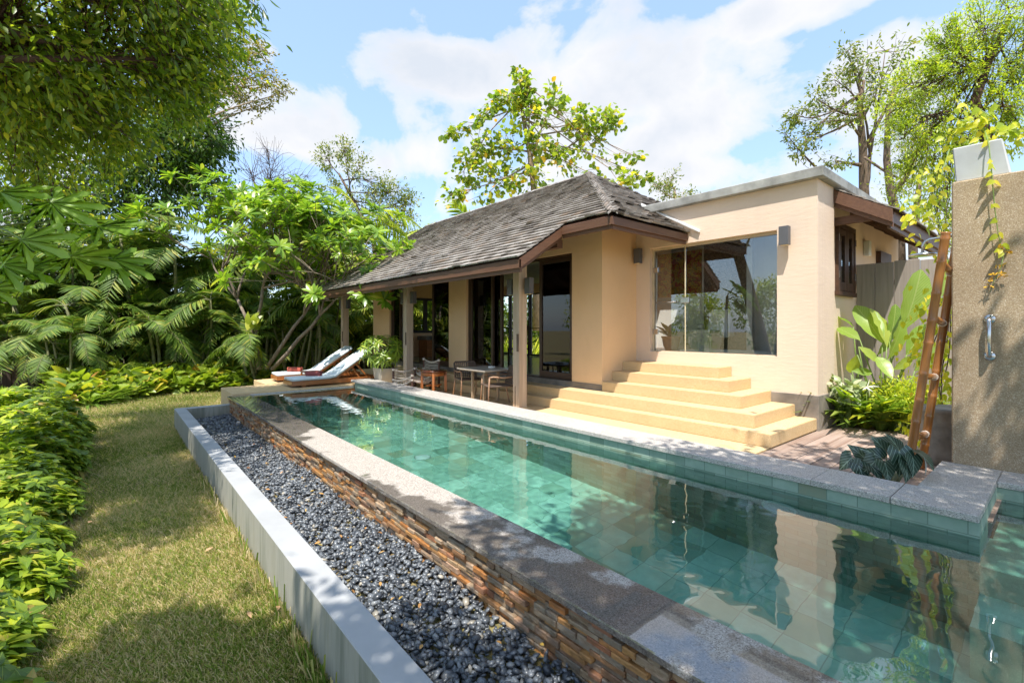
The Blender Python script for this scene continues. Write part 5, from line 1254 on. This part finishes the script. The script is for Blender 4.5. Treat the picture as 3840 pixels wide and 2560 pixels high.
leaf_mesh('shield_fronds', LEAF_HEART, np.tile(c, (n, 1)) + r.normal(size=(n, 3)) * .06, rnd_unit(n, r) * .5 + (0, 0, .8), -FV[None] + rnd_unit(n, r) * .5, r.uniform(.22, .42, n), L_['fern'], t)
n = 46; pos = np.array([at(px, py, 14.95) for px, py in zip(r.uniform(925, 975, n), r.uniform(1240, 1330, n))])
leaf_mesh('hanging_fronds', leaf_tpl([.2, .5, .4, .9, .6, .1], W=.16, droop=.1, wave=.5), pos, rnd_unit(n, r) * .4 + (0, 0, -1), -FV[None] + rnd_unit(n, r) * .7, r.uniform(.25, .48, n), L_['fern'], t)

# ------------------------------------------------------------------ papaya-like plant at the left edge
def lobed(seed):
    """deeply cut leaf outline in the xy plane, stalk at the origin"""
    r = random.Random(seed); out = []
    for k in range(7):
        a = R(-128 + k * 42.7); L = .52 * (1 - .22 * abs(k - 3) / 3)
        for s in (-1, 1):
            seq = [(.14, .05), (.34, .10), (.42, .20), (.50, .08), (.62, .16), (.70, .06), (.84, .09), (1.0, .0)]
            if s == 1: seq = list(reversed(seq[:-1]))
            for t_, w in seq: x, y = t_ * L, s * w * L; out.append((x * math.cos(a) - y * math.sin(a), x * math.sin(a) + y * math.cos(a)))
    return out
t = thing('lobed_leaf_plant', 'plant with large deeply lobed leaves on long stalks at the left edge', 'plant', tuple(at(-160, 1330, 5.4)))
rs = random.Random(31); top = at(-90, 850, 5.4); q = MB(); q.tube([at(-160, 1700, 5.4), at(-130, 1200, 5.4), top], [.07, .06, .045], 10); obj('stem', q, M['cane'], t)
blades = MB(); stalks = MB()
for k, (px, py, d, s, tl) in enumerate([(60, 720, 5.2, 1.0, .3), (250, 760, 5.3, .95, .5), (430, 850, 5.3, .95, .2), (330, 960, 5.2, .85, .6), (140, 900, 4.9, .9, .7), (480, 970, 5.4, .8, .5), (60, 990, 5.0, .85, .4), (-60, 760, 5.0, .9, .4), (360, 830, 5.6, .8, .1), (180, 1000, 5.2, .7, .6), (20, 1080, 5.1, .7, .7)]):
    c = at(px - 60, py, d); stalks.tube(curve(top + np.array((0, 0, -.03 * k)), c, .05, 6, np.random.default_rng(k), -.06), [.012, .012, .011, .010, .009, .008], 6)
    base = lobed(k); ax = RV * 1.0 + FV * rs.uniform(-.6, .4) + UV * rs.uniform(-.5, .05); ax /= np.linalg.norm(ax); n = UV * 1.0 - FV * (.35 + tl) + RV * rs.uniform(-.3, .3); n -= ax * (n @ ax); n /= np.linalg.norm(n); sd = np.cross(n, ax)
    V = [c] + [c + s * (ax * (x + .05) + sd * y - n * (.35 * (x * x + y * y)) + n * .03 * math.sin(9 * math.atan2(y, x))) for x, y in base]; m = len(base)
    blades.add(V, [(0, 1 + i, 1 + (i + 1) % m) for i in range(m - 1)], True)
obj('stalks', stalks, M['stem'], t); obj('leaf_blades', blades, L_['papaya'], t)

# ------------------------------------------------------------------ hedge and leafy bed
def hedge():
    r = np.random.default_rng(23); t = thing('hedge', 'glossy umbrella leaved hedge along the left of the lawn', 'hedge', (-6, -1.2, GZ)); tips, dirs, L = [], [], []
    q = MB()
    for i in range(3400):
        x = -2.2 - 9.6 * r.random() ** 1.15; w = .30 + .06 * math.sin(x * 2.1) + (.0 if x > -8 else .2); yf = -.40 + .06 * math.sin(x * 3.3) + .08 * math.sin(x * 7.1) - (.3 if x > -3.4 else 0); y = yf - 2.2 * r.random() ** 1.6
        h = (.40 + .04 * math.sin(x * 1.7 + y * 2) + .03 * math.sin(x * 5 + y * 4) + (max(0, (-x - 6)) * .09)) * min(1, .35 + (yf - y) * 1.6); z = GZ + h * r.uniform(.55, 1.12) + .03
        tips.append((x, y, z)); f = max(0, 1 - (yf - y) * 2.2); dirs.append(np.array((r.normal(0, .25), .75 * f + r.normal(0, .25), 1.0)))
        if i % 3 == 0: q.tube([(x + r.normal(0, .03), y - .05, GZ), (x, y, z)], [.008, .005], 4, cap=False)
    tips = np.array(tips); P, A, N, S = rosettes(tips, dirs, 9, .135, r, (-.1, .55))
    leaf_mesh('foliage', leaf_tpl([.10, .50, .95, .9, .45, .06], W=.46, fold=.10, droop=.25), P, A, N, S * np.where(P[:, 0] < -7, 1.15, 1.0), L_['hedge'], t)
    obj('stems', q, M['stem'], t)
    n = 420; x = r.uniform(-14.0, -11.0, n); 
hedge()
t = thing('fine_leaf_shrub', 'soft light green shrub at the far end of the hedge', 'shrub', (-14.2, -2.0, GZ)); r = np.random.default_rng(24)
n = 9000; c = np.array((-13.2, -1.75, GZ + .55)); u = rnd_unit(n, r) * np.array((1.7, 1.0, .62)) * (r.random((n, 1)) ** .35); u[:, 2] = np.abs(u[:, 2]) * 1.05 - .35
leaf_mesh('foliage', leaf_tpl([.1, .9, .05], W=.3, droop=.2), c + u, u + rnd_unit(n, r) * .6 + (0, 0, .6), rnd_unit(n, r) + (0, 0, 1.0), r.uniform(.07, .13, n), L_['hedge'], t)
q = MB()
for k in range(14): a = rnd_unit(1, r)[0] * np.array((1.2, .7, .2)); q.tube([c * (1, 1, 0) + a * .4 + (0, 0, GZ), c + a + (0, 0, .15)], [.015, .006], 5)
obj('stems', q, M['stem'], t)
def bed():
    r = np.random.default_rng(25); P, A, N, S = [], [], [], []
    edge = [(250, 11.9), (420, 12.9), (600, 14.2), (880, 15.4), (1040, 16.0), (1220, 16.6)]
    for i in range(620):
        px = r.uniform(215, 1235); d0 = np.interp(px, [e[0] for e in edge], [e[1] for e in edge]); d = d0 + r.random() ** 1.2 * 2.6; b = at(px, HOR, d); b[2] = GZ
        n = r.integers(7, 13); th = r.uniform(0, 2 * PI, n); h = r.uniform(.14, .80, n) * min(1.0, .45 + (d - d0) * .7); 
        P.append(b + np.stack([np.cos(th) * .12, np.sin(th) * .12, h], -1)); A.append(np.stack([np.cos(th), np.sin(th), r.uniform(-.35, 1.5, n)], -1)); N.append(np.stack([-np.cos(th) * .4, -np.sin(th) * .4, np.ones(n)], -1) + r.normal(size=(n, 3)) * .5 - FV * .45); S.append(r.uniform(.20, .42, n))
    o = leaf_mesh('leafy_bed', LEAF_HEART, np.concatenate(P), np.concatenate(A), np.concatenate(N), np.concatenate(S), L_['bed']); tag(o, kind='stuff')
bed()
def blades(name, label, c, n, L, seed, m=None, group=None, cat='plant', spread=.06, W=None, droop=None, el=(.5, 2.2)):
    r = np.random.default_rng(seed); t = thing(name, label, cat, tuple(c), group); th = r.uniform(0, 2 * PI, n); e = r.uniform(el[0], el[1], n)
    tpl = leaf_tpl([.6, 1, .95, .75, .05], W=W or .085, fold=.25, droop=droop or .62)
    leaf_mesh('leaves', tpl, np.array(c) + np.stack([np.cos(th) * spread * r.random(n), np.sin(th) * spread * r.random(n), np.zeros(n)], -1), np.stack([np.cos(th), np.sin(th), e], -1), np.stack([-np.cos(th), -np.sin(th), np.full(n, .7)], -1), L * r.uniform(.7, 1.15, n), m or L_['lily'], t); return t
for k, (px, d, L) in enumerate([(330, 12.2, .75), (395, 12.6, .65), (455, 13.2, .7)]):
    p = at(px, HOR, d); blades('strap_leaf_plant', ['strap leaved plant at the left end of the leafy bed beside the hedge', 'strap leaved plant in the middle of three at the bed corner', 'strap leaved plant nearest the fence gap in the leafy bed'][k], (p[0], p[1], GZ), 44, L, 70 + k, group='strap leaved plants in the bed')

# ------------------------------------------------------------------ potted lady palm
PC = np.array((-11.62, 5.45, .012)); t = thing('potted_palm', 'bushy lady palm in a tall square cream planter by the loungers', 'potted palm', tuple(PC))
q = MB(); taper(q, PC[0] - .19, PC[0] + .19, PC[1] - .19, PC[1] + .19, .013, PC[0] - .25, PC[0] + .25, PC[1] - .25, PC[1] + .25, .44); obj('pot', q, M['pot'], t, bevel=.01)
obj('soil', MB().box(PC[0] - .22, PC[0] + .22, PC[1] - .22, PC[1] + .22, .40, .445), M['soil'], t)
r = np.random.default_rng(26); q = MB(); tips, dirs = [], []
for k in range(64):
    b = PC + np.array((r.uniform(-.14, .14), r.uniform(-.14, .14), .43)); u = rnd_unit(1, r)[0] * np.array((.50, .50, .34)); e = PC + np.array((0, -.10, .93)) + u; m_ = (b + e) / 2 + np.array((0, 0, .12)); q.tube([b, m_, e], [.008, .006, .004], 5, cap=False); tips.append(e); dirs.append(u * 1.2 + (0, 0, .5) - FV * .25)
obj('canes', q, M['cane'], t); P, A, N, S = rosettes(tips, dirs, 9, .25, r, (-.2, .5)); leaf_mesh('foliage', leaf_tpl([.3, .9, 1, .8, .06], W=.17, droop=.3), P, A, N, S, L_['rhapis'], t)

# ------------------------------------------------------------------ right hand planting
def at_z(px, py, z):
    k = FV + RV * (px - 1920) / FPX - UV * (py - HOR) / FPX
    return CAM + k * ((z - CAM_H) / k[2])
t = thing('paddle_leaf_plant', 'clump of large paddle shaped light green leaves before the grey boards', 'plant', tuple(at_y(3290, 1470, 9.0)))
st = MB(); P, A, N, S = [], [], [], []
for k, (b, e, y, yaw) in enumerate([((3385, 1235), (3470, 1035), 9.0, .1), ((3310, 1285), (3225, 1150), 8.9, -.3), ((3325, 1300), (3290, 1165), 8.9, .4), ((3335, 1280), (3372, 1155), 9.1, .2), ((3225, 1275), (3150, 1225), 8.7, -.2), ((3200, 1225), (3145, 1180), 8.9, .5), ((3330, 1345), (3400, 1215), 8.8, .5), ((3400, 1330), (3475, 1225), 8.8, -.5), ((3220, 1300), (3290, 1345), 8.6, .2), ((3215, 1330), (3190, 1395), 8.6, -.4), ((3195, 1390), (3265, 1395), 8.6, .3), ((3530, 1110), (3570, 985), 8.6, .2), ((3350, 1385), (3420, 1345), 8.7, .5), ((3290, 1330), (3345, 1260), 9.2, .6), ((3430, 1390), (3510, 1300), 8.8, .1), ((3345, 1420), (3300, 1340), 8.6, -.3)]):
    B, E = at_y(b[0], b[1], y), at_y(e[0], e[1], y + .12); P.append(B); A.append(E - B); N.append(-FV * 1.0 + RV * yaw + UV * .35); S.append(np.linalg.norm(E - B) * 1.12)
    g0 = at_y(3260 + (k % 5) * 22, 1475, 8.9); g0[2] = -.06; st.tube(curve(g0, B, .04, 5, np.random.default_rng(k)), [.014, .013, .011, .010, .008], 7)
obj('stalks', st, M['stem'], t); leaf_mesh('leaf_blades', LEAF_PADDLE, P, A, N, S, L_['paddle'], t)
for k, (px, py, L) in enumerate([(3130, 1590, .50), (3185, 1600, .52), (3245, 1605, .50), (3300, 1612, .50), (3355, 1615, .46), (3160, 1560, .50), (3275, 1575, .52), (3395, 1600, .42)]):
    p = at_z(px, py, -.05); blades('spider_lily', ['spider lily clump spilling over the lowest step', 'spider lily clump at the deck edge, second from the steps', 'spider lily clump at the middle of the deck edge', 'spider lily clump at the deck edge, in front of the lime shrub', 'spider lily clump beside the bamboo ladder foot', 'spider lily clump against the wall plinth', 'spider lily clump under the paddle leaves', 'small spider lily clump right beside the lime shrub'][k], p, 64, L * 1.75, 80 + k, group='spider lilies along the wooden deck', droop=.75, el=(1.0, 3.6), m=L_['lime'] if k % 3 == 2 else None)
t = thing('spider_lily_flower', 'white spidery lily flower above the strap leaves', 'flower', tuple(at_y(3252, 1500, 8.6))); c = at_y(3250, 1452, 8.6)
q = MB(); q.tube([c + (0, 0, -.38), c], [.007, .006], 6); obj('stem', q, M['stem'], t); n = 16; r = np.random.default_rng(27)
leaf_mesh('petals', leaf_tpl([.5, 1, .6, .05], W=.14, droop=.5), np.tile(c, (n, 1)), rnd_unit(n, r) + (0, 0, .3) - FV * .3, rnd_unit(n, r) + (0, 0, 1), r.uniform(.09, .17, n), M['petal'], t)
def ball(name, label, c, rad, n, L, tpl, m, seed, cat='shrub'):
    r = np.random.default_rng(seed); t = thing(name, label, cat, (c[0], c[1], -.06)); u = rnd_unit(n, r) * np.array(rad) * (r.random((n, 1)) ** .4) * (1 + .18 * np.sin(7 * r.random((n, 1))))
    leaf_mesh('foliage', tpl, np.array(c) + u, u / np.array(rad) + rnd_unit(n, r) * .8, rnd_unit(n, r) + (0, 0, .9) - FV * .4, L * r.uniform(.7, 1.2, n), m, t)
    q = MB()
    for k in range(12): a = rnd_unit(1, r)[0] * np.array(rad) * .7; q.tube([(c[0] + a[0] * .2, c[1] + a[1] * .2, -.06), np.array(c) + a], [.010, .004], 5, cap=False)
    obj('stems', q, M['stem'], t); return t
ball('lime_shrub', 'rounded lime green small leaved shrub left of the bamboo ladder', at_y(3385, 1492, 8.75), (.36, .3, .30), 2600, .055, LEAF, L_['lime'], 28)
ball('silvery_shrub', 'small plant with silvery green leaves at the corner of the bathroom wall', at_y(3165, 1465, 8.35), (.20, .18, .17), 120, .13, LEAF_HEART, L_['grey'], 29)
for lab, nm, pts, n, sd in (('curtain of lime heart shaped leaves climbing behind the bamboo ladder', 'climbing_vine', [(3545, 1130), (3500, 1200), (3540, 1300), (3480, 1330), (3540, 1420), (3500, 1500), (3545, 1560), (3480, 1600), (3530, 1660)], 620, 33),):
    t = thing(nm, lab, 'vine', tuple(at_y(3530, 1640, 7.4))); r = np.random.default_rng(sd); q = MB(); P = []
    for px, py in pts:
        e = at_y(px, py, 7.3 + r.uniform(-.2, .2)); q.tube(curve(at_y(3560, 1100, 7.4), e, .1, 6, r), [.006] * 6, 4, cap=False); P.append(e + r.normal(size=(n // len(pts), 3)) * np.array((.13, .13, .15)))
    P = np.concatenate(P); k = len(P); obj('stems', q, M['twig'], t); leaf_mesh('foliage', LEAF_HEART, P, rnd_unit(k, r) * .6 + (0, 0, -.9), -FV[None] + rnd_unit(k, r) * .7 + (0, 0, .3), r.uniform(.05, .10, k), L_['vine'], t)
t = thing('tall_pot', 'tall weathered grey pot behind the foot of the bamboo ladder', 'pot', (-.90, 6.95, -.05)); q = MB(); q.lathe((-.90, 6.95, -.045), [(.17, 0), (.20, .15), (.23, .45), (.24, .60), (.26, .62), (.26, .66), (.21, .66)], 28); obj('pot', q, plain('grey_pot', (.28, .25, .21), .8, var=.3, bump=.2), t)
# alocasia
def arrow_tpl():
    prof = [(.0, .0), (-.26, .30), (-.10, .48), (.12, .52), (.35, .43), (.62, .26), (.85, .10), (1.0, .0)]
    V, U = [], []; mid = [(0, 0), (0, 0), (.02, 0), (.14, 0), (.36, 0), (.62, 0), (.85, 0), (1.0, 0)]
    for (y, w), (my, _) in zip(prof, mid):
        for s in (-1, 0, 1):
            yy = y if s else my; ww = s * w; V.append((ww, yy, .07 * abs(ww) * 2 - .30 * yy * yy)); U.append((.5 + s * w, .26 + yy * .74))
    F = [f for i in range(7) for f in ((i * 3, i * 3 + 1, i * 3 + 4, i * 3 + 3), (i * 3 + 1, i * 3 + 2, i * 3 + 5, i * 3 + 4))]
    return np.array(V, float), np.array(F), np.array(U, float)
t = thing('alocasia', 'dark leaved plant with white veined arrow leaves beside the granite block', 'plant', (-1.13, 5.45, -.05))
P, A, N, S = [], [], [], []; st = MB(); c0 = np.array((-1.13, 5.45, -.05))
for k, (b, e, y, nx) in enumerate([((3372, 1690), (3392, 1790), 5.34, 0), ((3322, 1695), (3285, 1640), 5.6, -.3), ((3195, 1715), (3160, 1745), 5.5, -.6), ((3262, 1740), (3300, 1778), 5.34, .1), ((3422, 1715), (3440, 1788), 5.36, .2), ((3450, 1700), (3500, 1738), 5.45, .5), ((3370, 1685), (3348, 1640), 5.6, .1), ((3240, 1715), (3205, 1680), 5.6, -.4), ((3412, 1690), (3468, 1695), 5.6, .3), ((3305, 1715), (3262, 1690), 5.5, -.2), ((3318, 1735), (3335, 1780), 5.33, 0), ((3398, 1735), (3412, 1798), 5.33, .2), ((3220, 1745), (3232, 1770), 5.36, -.3), ((3340, 1670), (3312, 1655), 5.7, .2), ((3285, 1725), (3250, 1760), 5.36, -.1)]):
    B = at_y(b[0], b[1], y); E = at_y(e[0], e[1], y - .05); ax = E - B; P.append(B); A.append(ax); N.append(-FV * .9 + UV * .75 + RV * nx); S.append(max(.17, np.linalg.norm(ax) * 1.0)); st.tube(curve(c0 + np.array((.02 * (k % 3), .02 * (k % 4), 0)), B, .05, 5, np.random.default_rng(k)), [.012, .011, .010, .008, .006], 6)
obj('stalks', st, plain('pale_stalk', (.32, .34, .20), .5), t); leaf_mesh('leaf_blades', arrow_tpl(), P, A, N, S, L_['aloc'], t)
c = at_y(3468, 1785, 5.36); leaf_mesh('spathe', LEAF, [c], [UV + RV * .15], [-FV * .6 + RV * .8], [.17], M['petal'], t)
# vine on the planter
t = thing('trailing_vine', 'lime green vine growing over the concrete planter with yellow tips hanging down the wall', 'vine', tuple(at_y(3680, 540, 6.5))); r = np.random.default_rng(35); q = MB(); P, A, N, S = [], [], [], []
def strand(path, n, L, sp, dr):
    p = np.array(path); q.tube(p, [.006 - .003 * i / (len(p) - 1) for i in range(len(p))], 5); k = r.uniform(0, len(p) - 1.001, n); i = k.astype(int); pos = p[i] + (p[i + 1] - p[i]) * (k - i)[:, None]
    side = np.where(r.random(n) < .5, 1, -1)[:, None] * RV; P.append(pos + r.normal(size=(n, 3)) * sp); A.append(side * .8 + np.array((0, 0, -dr)) - FV * .25 + rnd_unit(n, r) * .35); N.append(-FV * .9 + UV * .6 + rnd_unit(n, r) * .5); S.append(L * r.uniform(.65, 1.2, n))
Y = lambda px, py, y=6.27: at_y(px, py, y)
strand([Y(3690, 480, 6.5), Y(3708, 540, 6.30), Y(3718, 640), Y(3730, 780), Y(3742, 870), Y(3762, 960)], 24, .085, .008, .7)
strand([Y(3690, 500, 6.5), Y(3640, 450, 6.5), Y(3560, 520, 6.55), Y(3520, 640, 6.6), Y(3490, 780, 6.7), Y(3410, 800, 6.7)], 60, .09, .05, .7)
strand([Y(3690, 500, 6.5), Y(3720, 440, 6.5), Y(3660, 400, 6.5), Y(3600, 450, 6.5)], 42, .09, .07, .6)
strand([Y(3700, 500, 6.5), Y(3790, 500, 6.5), Y(3860, 470, 6.5)], 50, .10, .07, .6)
strand([Y(3560, 560, 6.9), Y(3500, 760, 6.9), Y(3540, 900, 6.9), Y(3560, 1000, 6.9)], 60, .085, .12, .8)
strand([Y(3560, 640, 6.8), Y(3470, 720, 6.8), Y(3430, 840, 6.8), Y(3390, 810, 6.8)], 40, .085, .08, .7)
leaf_mesh('foliage', LEAF_HEART, np.concatenate(P), np.concatenate(A), np.concatenate(N), np.concatenate(S), L_['vine'], t)
q.tube([Y(3762, 960), Y(3755, 1000), Y(3725, 1060), Y(3712, 1095)], [.004, .003, .003, .002], 5); obj('stems', q, M['stem'], t)
P = []; 
for px, py in ((3745, 935), (3780, 945), (3752, 995), (3735, 1025), (3755, 1030), (3712, 1048), (3710, 1075)): P.append(Y(px, py) + r.normal(size=(6, 3)) * .012)
P = np.concatenate(P); n = len(P); leaf_mesh('yellow_bracts', LEAF, P, rnd_unit(n, r) - FV * .3, rnd_unit(n, r) - FV, r.uniform(.03, .055, n), M['yellowpetal'], t)
# garden seen through the house
for k, (x, y, L) in enumerate([(-15.3, 12.9, 1.3), (-16.4, 13.2, 1.2), (-14.4, 13.1, 1.25)]): blades('tall_grass', ['tall bright grass seen through the back door, middle clump', 'tall bright grass seen through the back door, left clump', 'tall bright grass seen through the back door beside the black frame'][k], (x, y, .0), 130, L, 90 + k, m=L_['lime'], group='tall grass behind the house', spread=.3, W=.03, droop=.35, el=(1.2, 3.2))
for k, (x, y, z, s) in enumerate([(-20.5, 15.5, 1.4, 1.7), (-18.4, 16.3, 1.6, 1.7), (-16.4, 16.6, 1.5, 1.6), (-18.9, 11.2, 1.2, 1.4), (-21.5, 13.2, 1.5, 1.6)]): ball('garden_shrub', ['dense shrub behind the house seen through the left door panel', 'dense shrub straight behind the open sliding door', 'dense shrub behind the right back door frame', 'shrub seen through the small side window', 'shrub beyond the side window'][k], (x, y, z), (s, 1.0, 1.7), 4200, .17, LEAF, L_['palm'] if k % 2 else L_['frangi'], 95 + k)
sprig('hanging_branch', 'drooping leafy branch tip hanging into the top edge of the sky', [at(760, -140, 6.0), at(860, -60, 6.0), at(930, 0, 6.0), at(990, 45, 6.0)], 80, .15, leaf_tpl([.06, .7, .8, .05], W=.26, droop=.2), L_['dark'], 77, spread=.07)
# fallen leaves on the lawn and floating leaves
q = MB()
r = np.random.default_rng(44)
for k, (px, py) in enumerate([(930, 2290), (1180, 2440), (800, 2050), (1040, 2290), (330, 1960), (880, 1690)]):
    p = at_z(px, py, GZ + .045); o = leaf_mesh('fallen_leaf', LEAF, [p], [rnd_unit(1, r)[0] * (1, 1, .1)], [(r.normal() * .3, .2, 1)], [.085], M['towel'] if 0 else plain('dry_leaf', (.45, .28, .15), .8))
    tag(o, ['dry leaf on the lawn beside the near kerb', 'dry leaf against the kerb foot near the bottom edge', 'dry leaf on the shaded lawn', 'pale dry leaf on the grass close to the kerb', 'dry leaf near the hedge on the lawn', 'dry leaf on the far lawn by the kerb'][k], 'leaf', 'fallen leaves on the lawn')

q = MB(); r = np.random.default_rng(46); n = 90; x = r.uniform(-9, -1.2, n); P = np.stack([x, r.uniform(1.2, 1.9, n), np.full(n, -.345)], -1)
tag(leaf_mesh('leaf_litter', LEAF, P, rnd_unit(n, r) * (1, 1, .25), rnd_unit(n, r) * .5 + (0, 0, 1), r.uniform(.02, .055, n), leafmat('litter_leaf', [(0, (.22, .10, .03)), (.5, (.36, .22, .07)), (1, (.25, .22, .04))], trans=.1)), kind='stuff')
# ------------------------------------------------------------------ sky, sun, camera
w = bpy.data.worlds.new('World'); SC.world = w; w.use_nodes = True; nt = w.node_tree; nt.nodes.clear()
class W_(G):
    def __init__(s): s.nt = nt
wg = W_()
# clouds that stand in this part of the sky: azimuth, elevation, half width, half height (radians)
CLOUDS = [(2.897, 0.375, 0.145, 0.072), (2.537, 0.489, 0.224, 0.059), (2.177, 0.468, 0.266, 0.083), (2.028, 0.387, 0.18, 0.073), (2.62, 0.336, 0.1, 0.049), (1.937, 0.523, 0.184, 0.036), (1.763, 0.387, 0.117, 0.08), (2.933, 0.477, 0.049, 0.031), (2.076, 0.296, 0.13, 0.033)]
out = wg.n('OutputWorld'); bg = wg.n('Background'); bg.inputs[1].default_value = SKY_S; wg.l(bg.outputs[0], out.inputs[0])
SUN = Vector((.30, -.39, 1.0)).normalized()
sky = nt.nodes.new('ShaderNodeTexSky'); sky.sky_type = 'NISHITA'; sky.sun_disc = False; sky.sun_elevation = math.asin(SUN.z); sky.sun_rotation = math.atan2(SUN.x, SUN.y); sky.dust_density = 1.0; sky.air_density = 1.0; sky.ozone_density = 1.5
tc = wg.n('TexCoord').outputs['Generated']; sp = wg.n('SeparateXYZ'); wg.l(tc, sp.inputs[0])
az = wg.math('ARCTAN2', sp.outputs[1], sp.outputs[0]); el = wg.math('ARCSINE', sp.outputs[2])
st = wg.n('Mapping'); st.inputs['Scale'].default_value = (1, 1, 1.35); st.inputs['Location'].default_value = (CLOUD_SEED, 0, 0); wg.l(tc, st.inputs[0])
n1 = wg.noise(st.outputs[0], 5.5, 9, .56, .25); n0 = wg.noise(st.outputs[0], 2.1, 3, .5)
def cloud(a0, e0, sa, se):
    u = wg.math('DIVIDE', wg.math('SUBTRACT', az, a0), sa); v = wg.math('DIVIDE', wg.math('SUBTRACT', el, e0), se)
    return wg.math('SUBTRACT', 1.0, wg.math('ADD', wg.math('MULTIPLY', u, u), wg.math('MULTIPLY', v, v)))
best = wg.math('MULTIPLY', wg.math('SUBTRACT', n0, .60), 6.0)             # loose clouds over the rest of the sky
for a0, e0, sa, se in CLOUDS: best = wg.math('SMOOTH_MAX', best, cloud(a0, e0, sa, se))
dens = wg.math('ADD', wg.math('MULTIPLY', best, .55), wg.math('MULTIPLY', wg.math('SUBTRACT', n1, .5), 2.6))
cover = wg.ramp(wg.math('ADD', wg.math('MULTIPLY', dens, .5), .5), [(.46, (0, 0, 0)), (.54, (.62,) * 3), (.70, (1, 1, 1))])
lowside = wg.noise(st.outputs[0], 3.4, 5, .5, .4)
shade = wg.ramp(wg.math('ADD', wg.math('MULTIPLY', dens, .35), lowside), [(.35, (1, 1, 1)), (.62, (.96, .97, .99)), (.9, (.76, .82, .90))])
cl = wg.mix(1.0, shade, (CLOUD_B, CLOUD_B, CLOUD_B * 1.02), 'MULTIPLY')
veil = wg.mix(.62, sky.outputs[0], (CLOUD_B * .46, CLOUD_B * .66, CLOUD_B * .97))
wg.l(wg.mix(cover, veil, cl), bg.inputs[0])
L = bpy.data.lights.new('sun', 'SUN'); L.energy = SUN_S; L.angle = R(.5); L.color = (1.0, .95, .86); L.cycles.is_caustics_light = True
so = bpy.data.objects.new('sun', L); COL.objects.link(so); so.rotation_euler = SUN.to_track_quat('Z', 'Y').to_euler(); so.location = (0, 0, 30)
cd = bpy.data.cameras.new('camera'); co = bpy.data.objects.new('camera', cd); COL.objects.link(co); co.location = tuple(CAM); co.rotation_euler = (PI / 2, 0, CAM_YAW)
cd.sensor_width = 36; cd.lens = 36 * FPX / 3840; cd.shift_y = -(1280 - HOR) / 3840; cd.clip_start = .05; cd.clip_end = 1000; SC.camera = co
vs = SC.view_settings; vs.view_transform = 'Standard'; vs.look = 'None'; vs.gamma = 1; vs.exposure = EXPO
cy = SC.cycles; cy.use_denoising = True; cy.max_bounces = 10; cy.diffuse_bounces = 4; cy.glossy_bounces = 4; cy.transmission_bounces = 8; cy.transparent_max_bounces = 12
cy.caustics_refractive = True; cy.caustics_reflective = False; cy.sample_clamp_indirect = 5; cy.blur_glossy = .5
try: cy.denoiser = 'OPENIMAGEDENOISE'; cy.denoising_prefilter = 'ACCURATE'
except Exception as e: print(e)
